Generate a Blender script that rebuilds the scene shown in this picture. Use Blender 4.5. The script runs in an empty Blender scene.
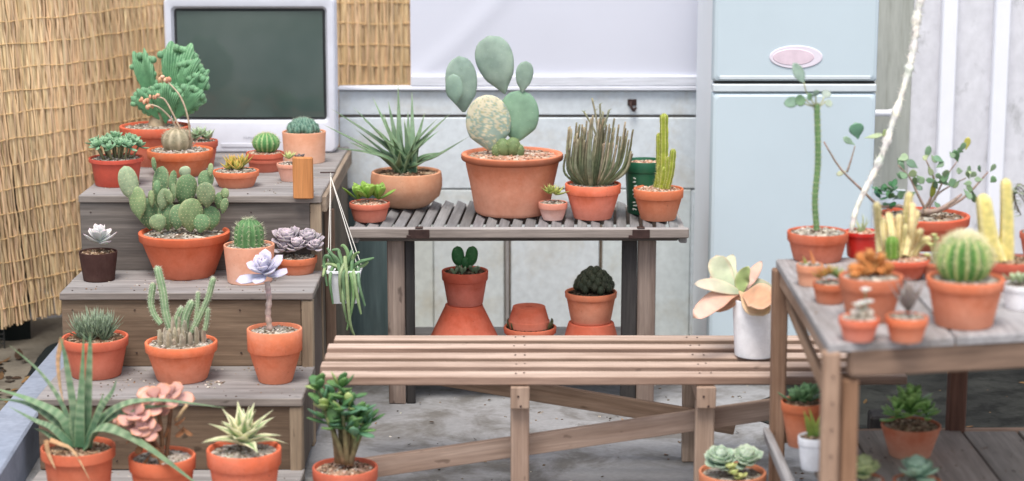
import bpy, math, random
from mathutils import Vector, Matrix
from mathutils import noise as mnoise
R = random.Random(7)
PI = math.pi
SC = bpy.context.scene
COL = SC.collection
rad = math.radians

# ------------------------------------------------------------------ camera maths (metres)
F = 2000.0; CH = 1.6; PITCH = math.atan(384/2000.0)
cp, sp = math.cos(PITCH), math.sin(PITCH)
def ray(px, py):
    u = (px-512)/F; v = (py-240.5)/F
    return Vector((u, cp - v*sp, -(sp + v*cp)))
def at_z(px, py, z):
    d = ray(px, py); return Vector((0, 0, CH)) + d*((z-CH)/d.z)
def at_y(px, py, Y):
    d = ray(px, py); return Vector((0, 0, CH)) + d*(Y/d.y)
def depth(p):
    return p.y*cp + (CH-p.z)*sp

def lin(c):
    c /= 255.0
    return c/12.92 if c <= .04045 else ((c+.055)/1.055)**2.4
def S(r, g, b): return (lin(r), lin(g), lin(b), 1.0)
def mixc(a, b, t): return tuple(a[i]*(1-t)+b[i]*t for i in range(3))+(1.0,)
def mulc(a, k): return (a[0]*k, a[1]*k, a[2]*k, 1.0)
def jit(c, a=.12, h=.05):
    k = 1+R.uniform(-a, a)
    return (c[0]*k*(1+R.uniform(-h, h)), c[1]*k*(1+R.uniform(-h, h)), c[2]*k*(1+R.uniform(-h, h)), 1.0)
WHITE = (1, 1, 1, 1)

# ------------------------------------------------------------------ mesh builder
class MB:
    def __init__(s): s.v=[]; s.f=[]; s.c=[]; s.g=[]
    def add(s, verts, faces, cols=None, grain=None):
        o = len(s.v)
        s.v.extend([tuple(x) for x in verts])
        s.f.extend([tuple(i+o for i in f) for f in faces])
        n = len(verts)
        if cols is None: cols = [WHITE]*n
        elif isinstance(cols, tuple): cols = [cols]*n
        s.c.extend(cols)
        s.g.extend(grain if grain else [tuple(x) for x in verts])
    def build(s, name, mat, parent=None, smooth=True, sharp=40, label=None):
        me = bpy.data.meshes.new(name)
        me.from_pydata(s.v, [], s.f)
        a = me.attributes.new('tint', 'FLOAT_COLOR', 'POINT')
        a.data.foreach_set('color', [x for c in s.c for x in c])
        g = me.attributes.new('grain', 'FLOAT_VECTOR', 'POINT')
        g.data.foreach_set('vector', [x for c in s.g for x in c])
        me.polygons.foreach_set('use_smooth', [smooth]*len(me.polygons))
        me.update()
        if smooth and sharp: me.set_sharp_from_angle(angle=rad(sharp))
        me.materials.append(mat)
        o = bpy.data.objects.new(name, me); COL.objects.link(o)
        if parent: o.parent = parent
        if label: o['label'] = label
        return o
    # chamfered box; grain runs along axis `ax`
    def box(s, c, size, ax=None, rot=None, ch=.002, wob=0.0, col=WHITE, top=None):
        hx, hy, hz = [d/2 for d in size]
        if ax is None: ax = max(range(3), key=lambda i: size[i])
        ch = min(ch, min(hx, hy, hz)*.45)
        V=[]; idx={}
        for sx in (-1, 1):
            for sy in (-1, 1):
                for sz in (-1, 1):
                    jx, jy, jz = [R.uniform(-wob, wob) for _ in range(3)]
                    for k in range(3):
                        p = [sx*hx, sy*hy, sz*hz]
                        for j in range(3):
                            if j != k: p[j] -= (sx, sy, sz)[j]*ch
                        idx[(sx, sy, sz, k)] = len(V)
                        V.append(Vector((p[0]+jx, p[1]+jy, p[2]+jz)))
        Fs=[]
        for k in range(3):
            for sg in (-1, 1):
                a, b = [(1, 2), (2, 0), (0, 1)][k]
                q=[]
                for (da, db) in ((-1,-1),(1,-1),(1,1),(-1,1)):
                    t=[0,0,0]; t[k]=sg; t[a]=da; t[b]=db
                    q.append(idx[(*t, k)])
                Fs.append(q if sg>0 else q[::-1])
        for k in range(3):
            a, b = [(1, 2), (2, 0), (0, 1)][k]
            for da in (-1, 1):
                for db in (-1, 1):
                    t0=[0,0,0]; t1=[0,0,0]
                    t0[k]=-1; t1[k]=1; t0[a]=t1[a]=da; t0[b]=t1[b]=db
                    q=[idx[(*t0,a)], idx[(*t1,a)], idx[(*t1,b)], idx[(*t0,b)]]
                    Fs.append(q if da*db<0 else q[::-1])
        for sx in (-1, 1):
            for sy in (-1, 1):
                for sz in (-1, 1):
                    q=[idx[(sx,sy,sz,0)], idx[(sx,sy,sz,1)], idx[(sx,sy,sz,2)]]
                    Fs.append(q if sx*sy*sz>0 else q[::-1])
        off = Vector((R.uniform(0,50), R.uniform(0,50), R.uniform(0,50)))
        G=[]
        for v in V:
            o = [v[ax], v[(ax+1)%3], v[(ax+2)%3]]
            G.append((o[0]+off[0], o[1]+off[1], o[2]+off[2]))
        c = Vector(c)
        W = [(rot @ v if rot else v)+c for v in V]
        if top: col=[top if (k[3]==2 and k[2]>0) else col for k in idx]  # own tint for the upward face, used to paint in overhead light
        s.add(W, Fs, col, G)
    # plank between two points, width along `wdir`, thickness across
    def plank(s, p0, p1, w, t, up=Vector((0,0,1)), ch=.002, wob=0, col=WHITE):
        p0, p1 = Vector(p0), Vector(p1)
        x = (p1-p0).normalized(); z = Vector(up); z = (z - x*z.dot(x)).normalized(); y = z.cross(x)
        M = Matrix((x, y, z)).transposed()
        s.box((p0+p1)/2, ((p1-p0).length, t, w), 0, M, ch, wob, col)
    def lathe(s, prof, n=44, c=(0,0,0), wob=0.0, cols=None, cap=True):
        V=[]; Fs=[]; C=[]
        ph = R.uniform(0, 9)
        for i,(r,z) in enumerate(prof):
            for j in range(n):
                a = 2*PI*j/n
                k = 1 + wob*math.sin(2*a+ph) + wob*.6*math.sin(3*a+ph*2.3+z*9)
                V.append((c[0]+r*k*math.cos(a), c[1]+r*k*math.sin(a), c[2]+z))
                C.append(cols[i] if cols else WHITE)
        for i in range(len(prof)-1):
            for j in range(n):
                Fs.append((i*n+j, i*n+(j+1)%n, (i+1)*n+(j+1)%n, (i+1)*n+j))
        if cap: Fs.append(tuple(range(n-1, -1, -1)))
        s.add(V, Fs, C)
    def tube(s, pts, radii, k=8, cols=WHITE, cap=True):
        pts=[Vector(p) for p in pts]; n=len(pts)
        if not isinstance(radii,(list,tuple)): radii=[radii]*n
        if isinstance(cols, tuple): cols=[cols]*n
        V=[]; C=[]; Fs=[]
        t=(pts[1]-pts[0]).normalized()
        u=t.orthogonal().normalized()
        for i,p in enumerate(pts):
            a=pts[max(0,i-1)]; b=pts[min(n-1,i+1)]
            t=(b-a).normalized(); u=(u-t*u.dot(t)).normalized(); w=t.cross(u)
            for j in range(k):
                an=2*PI*j/k
                V.append(p+(u*math.cos(an)+w*math.sin(an))*radii[i]); C.append(cols[i])
        for i in range(n-1):
            for j in range(k):
                Fs.append((i*k+j, i*k+(j+1)%k, (i+1)*k+(j+1)%k, (i+1)*k+j))
        if cap:
            Fs.append(tuple(range(k-1,-1,-1))); Fs.append(tuple(range((n-1)*k, n*k)))
        s.add(V,Fs,C)
    def spine(s, p, d, L, r, col):
        d=Vector(d).normalized(); u=d.orthogonal().normalized(); w=d.cross(u); p=Vector(p)
        V=[p+(u*math.cos(a)+w*math.sin(a))*r for a in (0,2.09,4.19)]+[p+d*L]
        s.add(V,[(0,1,3),(1,2,3),(2,0,3)],col)
    def blob(s, c, r, col, sz=1.0):
        c=Vector(c); M=Matrix.Rotation(R.uniform(0,6),3,Vector((R.uniform(-1,1),R.uniform(-1,1),R.uniform(.2,1))))
        V=[]
        for d in ((1,0,0),(0,1,0),(-1,0,0),(0,-1,0),(0,0,1),(0,0,-1)):
            v=M@(Vector(d)*r*R.uniform(.7,1.2)); v.z*=sz; V.append(c+v)
        s.add(V,[(0,1,4),(1,2,4),(2,3,4),(3,0,4),(1,0,5),(2,1,5),(3,2,5),(0,3,5)],col)
    def ball(s, c, rx, rz=None, nu=14, nv=9, col=WHITE, ribs=0, dep=0, crest=None, M=None):
        rz=rz or rx; V=[];Fs=[];C=[]; c=Vector(c)
        for i in range(nv+1):
            th=PI*i/nv
            for j in range(nu):
                a=2*PI*j/nu
                m=math.cos(ribs*a) if ribs else 0
                k=1+dep*(m-1)*.5*math.sin(th)
                v=Vector((rx*k*math.sin(th)*math.cos(a), rx*k*math.sin(th)*math.sin(a), rz*math.cos(th)))
                V.append(c+(M@v if M else v)); C.append(mixc(col,crest,max(0,m)**2) if crest else col)
        for i in range(nv):
            for j in range(nu):
                Fs.append((i*nu+j,(i+1)*nu+j,(i+1)*nu+(j+1)%nu,i*nu+(j+1)%nu))
        s.add(V,Fs,C)

def spline(pts, n):
    pts=[Vector(p) for p in pts]
    P=[pts[0]*2-pts[1]]+pts+[pts[-1]*2-pts[-2]]
    out=[]; m=len(pts)-1
    for i in range(n+1):
        x=i/n*m; k=min(int(x),m-1); t=x-k
        a,b,c,d=P[k],P[k+1],P[k+2],P[k+3]
        out.append(.5*((2*b)+(c-a)*t+(2*a-5*b+4*c-d)*t*t+(3*b-a-3*c+d)*t**3))
    return out

# ------------------------------------------------------------------ leaves and cactus shapes
def pf_lance(t): return max(0,(1-t**1.7))*(.72+.5*math.sin(PI*min(1,t*1.25)))*.85
def pf_needle(t): return (1-t)**.8
def pf_long(t): return (1-t**2.2)*(1-.25*t)
def pf_spat(t):
    if t<.7: return .32+.68*math.sin(PI/2*t/.7)**1.3
    return math.sqrt(max(0,1-((t-.7)/.3)**2))
def pf_oval(t): return max(.12*(1-t), math.sin(PI*min(1,max(0,t)))**.62)
def pf_obov(t): return (.10+.9*math.sin(PI/2*min(1,t/.62))**1.6) if t<.62 else math.sqrt(max(0,1-((t-.62)/.38)**2))
PF=dict(lance=pf_lance,needle=pf_needle,long=pf_long,spat=pf_spat,oval=pf_oval,obov=pf_obov)

def sweep_leaf(mb, pts, ups, W, T, prof, c0, c1, edge=None, k=8, flat=.35, cup=0.0, band=None, ew=.8, eth=.9):
    n=len(pts)-1; V=[];C=[];Fs=[]; f=PF[prof]
    for i in range(n):
        t=i/n
        tt=min(t, .995)
        a=pts[max(0,i-1)]; b=pts[i+1]
        d=(b-a).normalized(); up=ups[i]; up=(up-d*up.dot(d)).normalized(); sd=d.cross(up)
        w=max(f(tt)*W,1e-5); th=max(T*(1-t**3)*(.35+.65*f(tt)),1e-5)
        base=mixc(c0,c1,t)
        if band: base=mixc(base,band[0],band[1](t))
        for j in range(k):
            an=2*PI*j/k; x=math.cos(an); y=math.sin(an)
            off=y*th*(flat if y>0 else 1)+cup*w*x*x
            V.append(pts[i]+sd*(x*w)+up*off)
            C.append(mixc(base,edge,ew) if (edge and abs(x)>eth) else base)
    tip=len(V); V.append(pts[-1]); C.append(edge or mixc(c0,c1,1))
    for i in range(n-1):
        for j in range(k):
            Fs.append((i*k+j,(i+1)*k+j,(i+1)*k+(j+1)%k,i*k+(j+1)%k))
    for j in range(k): Fs.append(((n-1)*k+j,tip,(n-1)*k+(j+1)%k))
    mb.add(V,Fs,C)

def blade(mb, p, d, up, L, W, T, prof='lance', bend=0.0, c0=WHITE, c1=WHITE, edge=None, n=7, k=8, flat=.35, cup=0.0, twist=0, band=None, ew=.8, eth=.9):
    p=Vector(p); d=Vector(d).normalized(); up=Vector(up); up=(up-d*up.dot(d)).normalized()
    pts=[p.copy()]; ups=[up.copy()]; ax=d.cross(up)
    rot=Matrix.Rotation(bend/n,3,ax)
    for i in range(n):
        pts.append(pts[-1]+d*(L/n)); d=rot@d; up=rot@up; ups.append(up.copy())
    sweep_leaf(mb,pts,ups,W,T,prof,c0,c1,edge,k,flat,cup,band,ew,eth)

def rosette(mb, c, n, L0, L1, W, T, el0=10, el1=80, prof='spat', bend=.5, c0=WHITE, c1=WHITE, edge=None, tilt=None, cup=.15, flat=.35, jt=.12, nseg=6, k=8, rise=0.0, ew=.8, cj=.1, band=None):
    M=tilt or Matrix.Identity(3); c=Vector(c); a0=R.uniform(0,6)
    for i in range(n):
        t=i/max(1,n-1)
        az=a0+i*2.39996+R.uniform(-jt,jt); el=rad(el0+(el1-el0)*t**.9+R.uniform(-8,8)*(1-t))
        L=(L0+(L1-L0)*t)*R.uniform(1-jt,1+jt)
        h=Vector((math.cos(az),math.sin(az),0)); z=Vector((0,0,1))
        d=h*math.cos(el)+z*math.sin(el); up=z*math.cos(el)-h*math.sin(el)
        q=1+R.uniform(-cj,cj)
        blade(mb,c+M@(z*rise*t),M@d,M@up,L,W*(.6+.4*L/L0),T,prof,bend*R.uniform(.7,1.3),mulc(c0,q),mulc(c1,q),mulc(edge,q) if edge else None,nseg,k,flat,cup,band=band,ew=ew)

def tiltm(ax, ang): return Matrix.Rotation(rad(ang),3,ax)

def column(mb, pts, r, ribs=8, dep=.18, col=WHITE, crest=None, spines=None, sm=None, k_per=4, nseg=None, taper=None, seg_var=0, up0=None):
    """ribbed stem along pts with a domed tip; spines=(step_m, n, length, radius, colour)"""
    L=sum((Vector(pts[i+1])-Vector(pts[i])).length for i in range(len(pts)-1))
    nseg=nseg or max(8,int(L/(r*.7))); P=spline(pts,nseg) if len(pts)>2 else [Vector(pts[0]).lerp(Vector(pts[1]),i/nseg) for i in range(nseg+1)]
    k=ribs*k_per; V=[];C=[];Fs=[]
    t=(P[1]-P[0]).normalized(); u=Vector(up0) if up0 else t.orthogonal().normalized()
    dome=[(math.sin(a),math.cos(a)) for a in [rad(x) for x in (18,36,54,72,84)]]
    rings=[(P[i], (taper(i/nseg) if taper else 1)*(1+seg_var*math.sin(i*1.7+r*900))*r, i) for i in range(nseg+1)]
    frames=[]
    for (p,rr,i) in rings:
        a=P[max(0,i-1)]; b=P[min(nseg,i+1)]; t=(b-a).normalized(); u=(u-t*u.dot(t)).normalized(); frames.append((p,t,u.copy(),rr))
    p,t,u,rr=frames[-1]
    for sn,cs in dome: frames.append((p+t*rr*sn*1.0,t,u,rr*cs))
    for (p,t,uu,rr) in frames:
        w=t.cross(uu)
        for j in range(k):
            a=2*PI*j/k; m=math.cos(ribs*a); q=rr*(1+dep*(m-1)*.5)
            V.append(p+(uu*math.cos(a)+w*math.sin(a))*q)
            C.append(mixc(col,crest,max(0,m)**2*.9) if crest else col)
    n=len(frames)
    for i in range(n-1):
        for j in range(k): Fs.append((i*k+j,i*k+(j+1)%k,(i+1)*k+(j+1)%k,(i+1)*k+j))
    Fs.append(tuple(range((n-1)*k,n*k)))
    mb.add(V,Fs,C)
    if spines:
        step,ns,sl,sr,sc=spines; sb=sm or mb; acc=0
        for i in range(1,n):
            acc+=(frames[i][0]-frames[i-1][0]).length
            if acc<step and i<n-2: continue
            acc=0; p,t,uu,rr=frames[i]; w=t.cross(uu)
            for rb in range(ribs):
                a=2*PI*rb/ribs; o=uu*math.cos(a)+w*math.sin(a); q=p+o*rr
                for _ in range(ns):
                    dd=o*R.uniform(.5,1.2)+t*R.uniform(-.7,1.0)+t.cross(o)*R.uniform(-.8,.8)
                    sb.spine(q,dd,sl*R.uniform(.6,1.3),sr,jit(sc,.15,.03))

def pad(mb, base, d, nrm, L, W, T, col, dot=None, dsp=.016, spn=None, ovo=1.25, rim=None, patch=None, dotr=.0013,nv=16,k=20):
    base=Vector(base); d=Vector(d).normalized(); nrm=Vector(nrm); nrm=(nrm-d*nrm.dot(d)).normalized(); sd=d.cross(nrm)
    V=[];C=[];Fs=[]
    def hw(t): return W*math.sqrt(max(0,1-(2*t**ovo-1)**2))*min(1,.55+t*1.6) if 0<t<1 else 0
    bw=R.uniform(-.08,.08)
    for i in range(nv+1):
        t=.015+.985*i/nv
        if i==nv: t=.9995
        w=max(hw(t),W*.05 if i<nv else .0004); th=T*(max(0,w/W))**.6*(1.15-.4*t)
        for j in range(k):
            a=2*PI*j/k; x=math.cos(a); y=math.sin(a)
            p=base+d*(L*t)+sd*(w*x)+nrm*(th*y + bw*L*(t-.5)**2 + .02*L*math.sin(3*t+x))
            V.append(p)
            c=col
            if rim and abs(x)>.94: c=rim
            if patch: c=patch(t,x,c,y)
            C.append(c)
    for i in range(nv):
        for j in range(k): Fs.append((i*k+j,(i+1)*k+j,(i+1)*k+(j+1)%k,i*k+(j+1)%k))
    mb.add(V,Fs,C)
    if dot:
        rows=max(3,int(L/dsp))
        for r_ in range(1,rows+1):
            t=r_/(rows+.6); w=hw(t); th=T*(w/W)**.6*(1.15-.4*t); nx=max(1,int(2*w/dsp))
            for q in range(nx):
                x=((q+.5+(.5 if r_%2 else 0)*.8)/nx*2-1)*.93+R.uniform(-.04,.04)
                if abs(x)>.96: continue
                for sg in (-1,1):
                    y=math.sqrt(1-x*x)*sg
                    p=base+d*(L*t)+sd*(w*x)+nrm*(th*y + bw*L*(t-.5)**2+.02*L*math.sin(3*t+x))
                    mb.blob(p,dotr*R.uniform(.8,1.4),dot)
                    if spn:
                        for _ in range(spn[0]):
                            mb.spine(p,nrm*sg+sd*R.uniform(-.9,.9)+d*R.uniform(-.6,.9)+sd*x*.8,spn[1]*R.uniform(.6,1.3),spn[2],jit(spn[3],.1,.02))

def fan(mb, base, d, nrm, Rr, spread, T, col, crest, waves=2, amp=.2, freq=40, nu=90, nv=12):
    base=Vector(base); d=Vector(d).normalized(); nrm=Vector(nrm); nrm=(nrm-d*nrm.dot(d)).normalized(); sd=d.cross(nrm)
    ph=R.uniform(0,6)
    for sg in (-1,1):
        V=[];C=[];Fs=[]
        for i in range(nu+1):
            u=-1+2*i/nu; an=u*spread
            edge=1+.08*math.sin(u*7+ph)-.12*u*u
            m=math.cos(u*freq)
            for j in range(nv+1):
                v=.04+.96*j/nv
                th=T*(.5+.6*v)*(max(0,1-v**7))**.5*(max(0,1-abs(u)**9))**.5*(1+.13*m*v)
                wv=amp*Rr*v*v*math.sin(waves*PI*u+ph)
                p=base+(d*math.cos(an)+sd*math.sin(an))*(Rr*v*edge)+nrm*(wv+sg*th)
                V.append(p); C.append(mixc(col,crest,max(0,m)*.6*v+.25*v**4))
        for i in range(nu):
            for j in range(nv):
                q=(i*(nv+1)+j,(i+1)*(nv+1)+j,(i+1)*(nv+1)+j+1,i*(nv+1)+j+1)
                Fs.append(q if sg>0 else q[::-1])
        mb.add(V,Fs,C)

def lobe(mb, base, tip, nrm, w0, w1, T, col, crest, ribs=15):
    base=Vector(base); tip=Vector(tip); d=tip-base; L=d.length; d.normalize(); nrm=Vector(nrm); nrm=(nrm-d*nrm.dot(d)).normalized(); sd=d.cross(nrm)
    nv=22;k=ribs*8;V=[];C=[];Fs=[];ph=R.uniform(0,6)
    for i in range(nv+1):
        t=i/nv
        sm=t*t*(3-2*t); w=w0+(w1-w0)*sm
        q=1 if t<.74 else math.sqrt(max(.0004,1-((t-.74)/.26)**2))
        for j in range(k):
            an=2*PI*j/k; x=math.cos(an); y=math.sin(an); x=math.copysign(abs(x)**.75,x); y=math.copysign(abs(y)**.75,y)
            m=math.cos(an*ribs*2)
            bump=1+.05*m*t
            xx=x*w*bump*(1-.12*(1-q))
            top=L*t*(1-(.55*w/L+.10)*(abs(x)**2.4)*t*t+.03*math.sin(x*9+ph)*t)
            p=base+d*top+sd*(xx)+nrm*(y*T*q*bump*(.8+.35*math.sin(PI*t)) + .25*T*math.sin(x*4+ph)*t)
            V.append(p); C.append(mixc(col,crest,max(0,m)*.55*t+.5*t**6))
    for i in range(nv):
        for j in range(k): Fs.append((i*k+j,(i+1)*k+j,(i+1)*k+(j+1)%k,i*k+(j+1)%k))
    Fs.append(tuple(range(nv*k,(nv+1)*k)))
    mb.add(V,Fs,C)

# ------------------------------------------------------------------ materials
class NT:
    def __init__(s,name):
        s.m=bpy.data.materials.new(name); s.m.use_nodes=True; s.n=s.m.node_tree.nodes; s.l=s.m.node_tree.links
        s.b=s.n['Principled BSDF']
    def new(s,t,**kw):
        x=s.n.new(t)
        for k,v in kw.items(): setattr(x,k,v)
        return x
    def set(s,node,inp,val):
        if hasattr(val,'is_linked') or isinstance(val,bpy.types.NodeSocket): s.l.new(val,node.inputs[inp])
        else: node.inputs[inp].default_value=val
    def noise(s,vec,scale,detail=4,rough=.55,dist=0):
        x=s.new('ShaderNodeTexNoise'); s.l.new(vec,x.inputs['Vector'])
        x.inputs['Scale'].default_value=scale; x.inputs['Detail'].default_value=detail; x.inputs['Roughness'].default_value=rough; x.inputs['Distortion'].default_value=dist
        return x.outputs['Fac']
    def ramp(s,fac,p0,p1,c0=(0,0,0,1),c1=(1,1,1,1)):
        x=s.new('ShaderNodeValToRGB'); s.l.new(fac,x.inputs['Fac']); e=x.color_ramp.elements
        e[0].position=p0; e[1].position=p1; e[0].color=c0; e[1].color=c1
        return x.outputs['Color']
    def mix(s,fac,a,b,mode='MIX'):
        x=s.new('ShaderNodeMix',data_type='RGBA',blend_type=mode)
        s.set(x,0,fac); s.set(x,6,a); s.set(x,7,b)
        return x.outputs[2]
    def mapping(s,vec,scale=(1,1,1),loc=None):
        x=s.new('ShaderNodeMapping'); s.l.new(vec,x.inputs['Vector']); x.inputs['Scale'].default_value=scale
        return x.outputs['Vector']
    def obj(s):
        t=s.new('ShaderNodeTexCoord'); oi=s.new('ShaderNodeObjectInfo'); mu=s.new('ShaderNodeMath',operation='MULTIPLY'); mu.inputs[1].default_value=37.0
        s.l.new(oi.outputs['Random'],mu.inputs[0]); va=s.new('ShaderNodeVectorMath',operation='ADD')
        s.l.new(t.outputs['Object'],va.inputs[0]); s.l.new(mu.outputs[0],va.inputs[1]); return va.outputs[0]
    def attr(s,name):
        x=s.new('ShaderNodeAttribute'); x.attribute_name=name; return x
    def bump(s,h,strength,dist=.002):
        x=s.new('ShaderNodeBump'); s.l.new(h,x.inputs['Height']); x.inputs['Strength'].default_value=strength; x.inputs['Distance'].default_value=dist
        s.l.new(x.outputs['Normal'],s.b.inputs['Normal'])
    def out(s,col,rough=.6,spec=.4):
        s.set(s.b,'Base Color',col); s.set(s.b,'Roughness',rough); s.b.inputs['Specular IOR Level'].default_value=spec
        return s.m

def m_plant(name='plant_skin',rough=.45,amt=.35,scale=60,spec=.4,sss=0,bump=.25):
    t=NT(name); a=t.attr('tint').outputs['Color']; v=t.obj()
    n=t.noise(v,scale,5); n2=t.noise(v,scale*.25,2)
    c=t.mix(1.0,a,t.ramp(n,.25,.75,(1-amt,1-amt,1-amt,1),(1+amt*.5,1+amt*.5,1+amt*.4,1)),'MULTIPLY')
    c=t.mix(1.0,c,t.ramp(n2,.3,.7,(.86,.9,.86,1),(1.12,1.08,1.02,1)),'MULTIPLY')
    t.bump(n,bump,.0015)
    if sss:
        t.b.inputs['Subsurface Weight'].default_value=sss; t.b.inputs['Subsurface Radius'].default_value=(.4,.6,.2); t.b.inputs['Subsurface Scale'].default_value=.01
    return t.out(c,rough,spec)
def m_pot(name,base,pale,stain=.3,rough=.93,spec=.1,dirt_shade=.22):
    t=NT(name); v=t.obj(); tint=t.attr('tint').outputs['Color']
    n1=t.noise(v,18,8,.72); n2=t.noise(v,12,8,.72,.3); n3=t.noise(v,75,3); n4=t.noise(t.mapping(v,(1,1,.4)),20,8,.75)
    c=t.mix(t.ramp(n1,.3,.7),mulc(base,.82),mulc(base,1.14))
    x=t.ramp(n2,.42,.8); y=t.new('ShaderNodeMath',operation='MULTIPLY'); t.l.new(x,y.inputs[0]); y.inputs[1].default_value=stain
    c=t.mix(y.outputs[0],c,pale)
    x2=t.ramp(n4,.5,.78); y2=t.new('ShaderNodeMath',operation='MULTIPLY'); t.l.new(x2,y2.inputs[0]); y2.inputs[1].default_value=dirt_shade
    c=t.mix(y2.outputs[0],c,mulc(base,.42))
    c=t.mix(t.ramp(n3,.68,.78),c,mulc(base,.6))
    oi=t.new('ShaderNodeObjectInfo'); r_=t.new('ShaderNodeMath',operation='MULTIPLY'); t.l.new(oi.outputs['Random'],r_.inputs[0]); r_.inputs[1].default_value=stain*1.3 if 'terra' in name else 0
    c=t.mix(r_.outputs[0],c,mixc(base,S(214,160,132),.75))
    ge=t.new('ShaderNodeTexCoord'); sx=t.new('ShaderNodeSeparateXYZ'); t.l.new(ge.outputs['Generated'],sx.inputs[0])
    ad=t.new('ShaderNodeMath',operation='MULTIPLY_ADD'); t.l.new(n1,ad.inputs[0]); ad.inputs[1].default_value=-1.3; t.l.new(sx.outputs[2],ad.inputs[2])
    bl=t.new('ShaderNodeMath',operation='MULTIPLY'); mr=t.new('ShaderNodeMapRange'); t.l.new(ad.outputs[0],mr.inputs[0]); mr.inputs[1].default_value=-.75; mr.inputs[2].default_value=.15; mr.inputs[3].default_value=1; mr.inputs[4].default_value=0; t.l.new(mr.outputs[0],bl.inputs[0]); bl.inputs[1].default_value=(min(.55,stain*1.5) if 'terra' in name else 0)
    c=t.mix(bl.outputs[0],c,pale)
    c=t.mix(1.0,c,tint,'MULTIPLY')
    t.bump(n3,.3,.0015)
    return t.out(c,rough,spec)
def m_wood(name,c1,c2,stain,samt=.4,rough=.8,sc=1.0,knots=.6):
    t=NT(name); g=t.attr('grain').outputs['Vector']; tint=t.attr('tint').outputs['Color']
    n1=t.noise(t.mapping(g,(1.6*sc,38*sc,38*sc)),1.0,6,.6,.5)
    n2=t.noise(t.mapping(g,(2.2,7,7)),1.0,4,.65)
    n3=t.noise(t.mapping(g,(9,190,190)),1.0,3,.6)
    n4=t.noise(t.mapping(g,(14,30,30)),1.0,2,.5)
    c=t.mix(t.ramp(n1,.32,.68),c1,c2)
    c=t.mix(1.0,c,t.ramp(n3,.3,.7,(.78,.78,.78,1),(1.1,1.1,1.1,1)),'MULTIPLY')
    y=t.new('ShaderNodeMath',operation='MULTIPLY'); t.l.new(t.ramp(n2,.46,.68),y.inputs[0]); y.inputs[1].default_value=samt
    c=t.mix(y.outputs[0],c,stain)
    k=t.new('ShaderNodeMath',operation='MULTIPLY'); t.l.new(t.ramp(n4,.7,.76),k.inputs[0]); k.inputs[1].default_value=knots
    c=t.mix(k.outputs[0],c,mulc(stain,.5))
    c=t.mix(1.0,c,tint,'MULTIPLY')
    t.bump(n3,.35,.002)
    return t.out(c,rough,.25)
def m_surface(name,c1,c2,stain,scale=3,samt=.4,rough=.75,spec=.3,stretch=(1,1,1),th=(.5,.7),fine=60,bump=.2):
    t=NT(name); v=t.mapping(t.new('ShaderNodeTexCoord').outputs['Object'],stretch); tint=t.attr('tint').outputs['Color']
    n1=t.noise(v,scale,5,.6,.3); n2=t.noise(v,scale*2.7,6,.68,.4); n3=t.noise(v,fine,4)
    c=t.mix(t.ramp(n1,.3,.7),c1,c2)
    y=t.new('ShaderNodeMath',operation='MULTIPLY'); t.l.new(t.ramp(n2,*th),y.inputs[0]); y.inputs[1].default_value=samt
    c=t.mix(y.outputs[0],c,stain)
    c=t.mix(1.0,c,t.ramp(n3,.3,.7,(.9,.9,.9,1),(1.06,1.06,1.06,1)),'MULTIPLY')
    c=t.mix(1.0,c,tint,'MULTIPLY')
    t.bump(n3,bump,.003)
    return t.out(c,rough,spec)
def m_plain(name,c,rough=.5,spec=.4,metal=0,coat=0,amt=.06,scale=12):
    t=NT(name); v=t.obj(); tint=t.attr('tint').outputs['Color']
    n=t.noise(v,scale,5,.6)
    cc=t.mix(t.ramp(n,.3,.7),mulc(c,1-amt),mulc(c,1+amt)); cc=t.mix(1.0,cc,tint,'MULTIPLY')
    t.b.inputs['Metallic'].default_value=metal; t.b.inputs['Coat Weight'].default_value=coat
    return t.out(cc,rough,spec)

M={}
M['plant']=m_plant('succulent_skin',.55,.25,70,.3,sss=.12)
M['leaf']=m_plant('glossy_leaf',.42,.25,50,.4,sss=.1)
M['waxy']=m_plant('powdery_leaf',.7,.2,34,.2,sss=.15)
M['dry']=m_plant('dry_stem',.85,.4,80,.15)
M['spiny']=m_plant('cactus_skin',.6,.25,90,.25)
M['soil']=m_plant('gravel_soil',.95,.45,130,.1,bump=.5)
PALE=S(232,196,178)
M['terra']=m_pot('terracotta',S(216,122,88),PALE,.26)
M['terra_new']=m_pot('orange_terracotta',S(226,114,74),PALE,.2,dirt_shade=.15)
M['terra_pink']=m_pot('pale_terracotta',S(230,160,132),S(244,212,196),.5,dirt_shade=.2)
M['terra_old']=m_pot('old_terracotta',S(186,98,74),S(222,186,168),.5,dirt_shade=.4)
M['terra_red']=m_pot('red_terracotta',S(200,92,66),S(222,168,148),.22)
M['red_plastic']=m_pot('red_plastic',S(202,84,64),S(214,120,104),.14,.5,.4,.15)
M['red_gloss']=m_pot('glossy_red_plastic',S(200,46,38),S(214,90,74),.1,.35,.5,.1)
M['brown_pot']=m_pot('brown_bark_pot',S(72,50,46),S(104,82,74),.5,.85)
M['white_pot']=m_pot('white_plastic',S(244,244,248),S(232,232,232),.2,.55,.3,.02)
M['green_pot']=m_pot('dark_green_pot',S(34,92,66),S(60,112,90),.2,.4,.45,.2)
M['wood_grey']=m_wood('grey_weathered_wood',S(150,146,144),S(182,178,176),S(98,92,88),.45)
M['wood_dark']=m_wood('dark_weathered_wood',S(96,90,86),S(124,116,110),S(66,58,54),.5)
M['wood_brown']=m_wood('brown_stained_wood',S(138,122,106),S(168,150,132),S(96,80,68),.6)
M['wood_bench']=m_wood('bench_pine',S(158,134,118),S(188,164,148),S(122,98,84),.45,sc=1.2)
M['wood_orange']=m_wood('varnished_wood',S(186,122,72),S(206,142,90),S(160,100,58),.3)
M['wood_tabletop']=m_wood('bleached_wood',S(150,146,145),S(178,174,174),S(92,84,76),.7)
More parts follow.
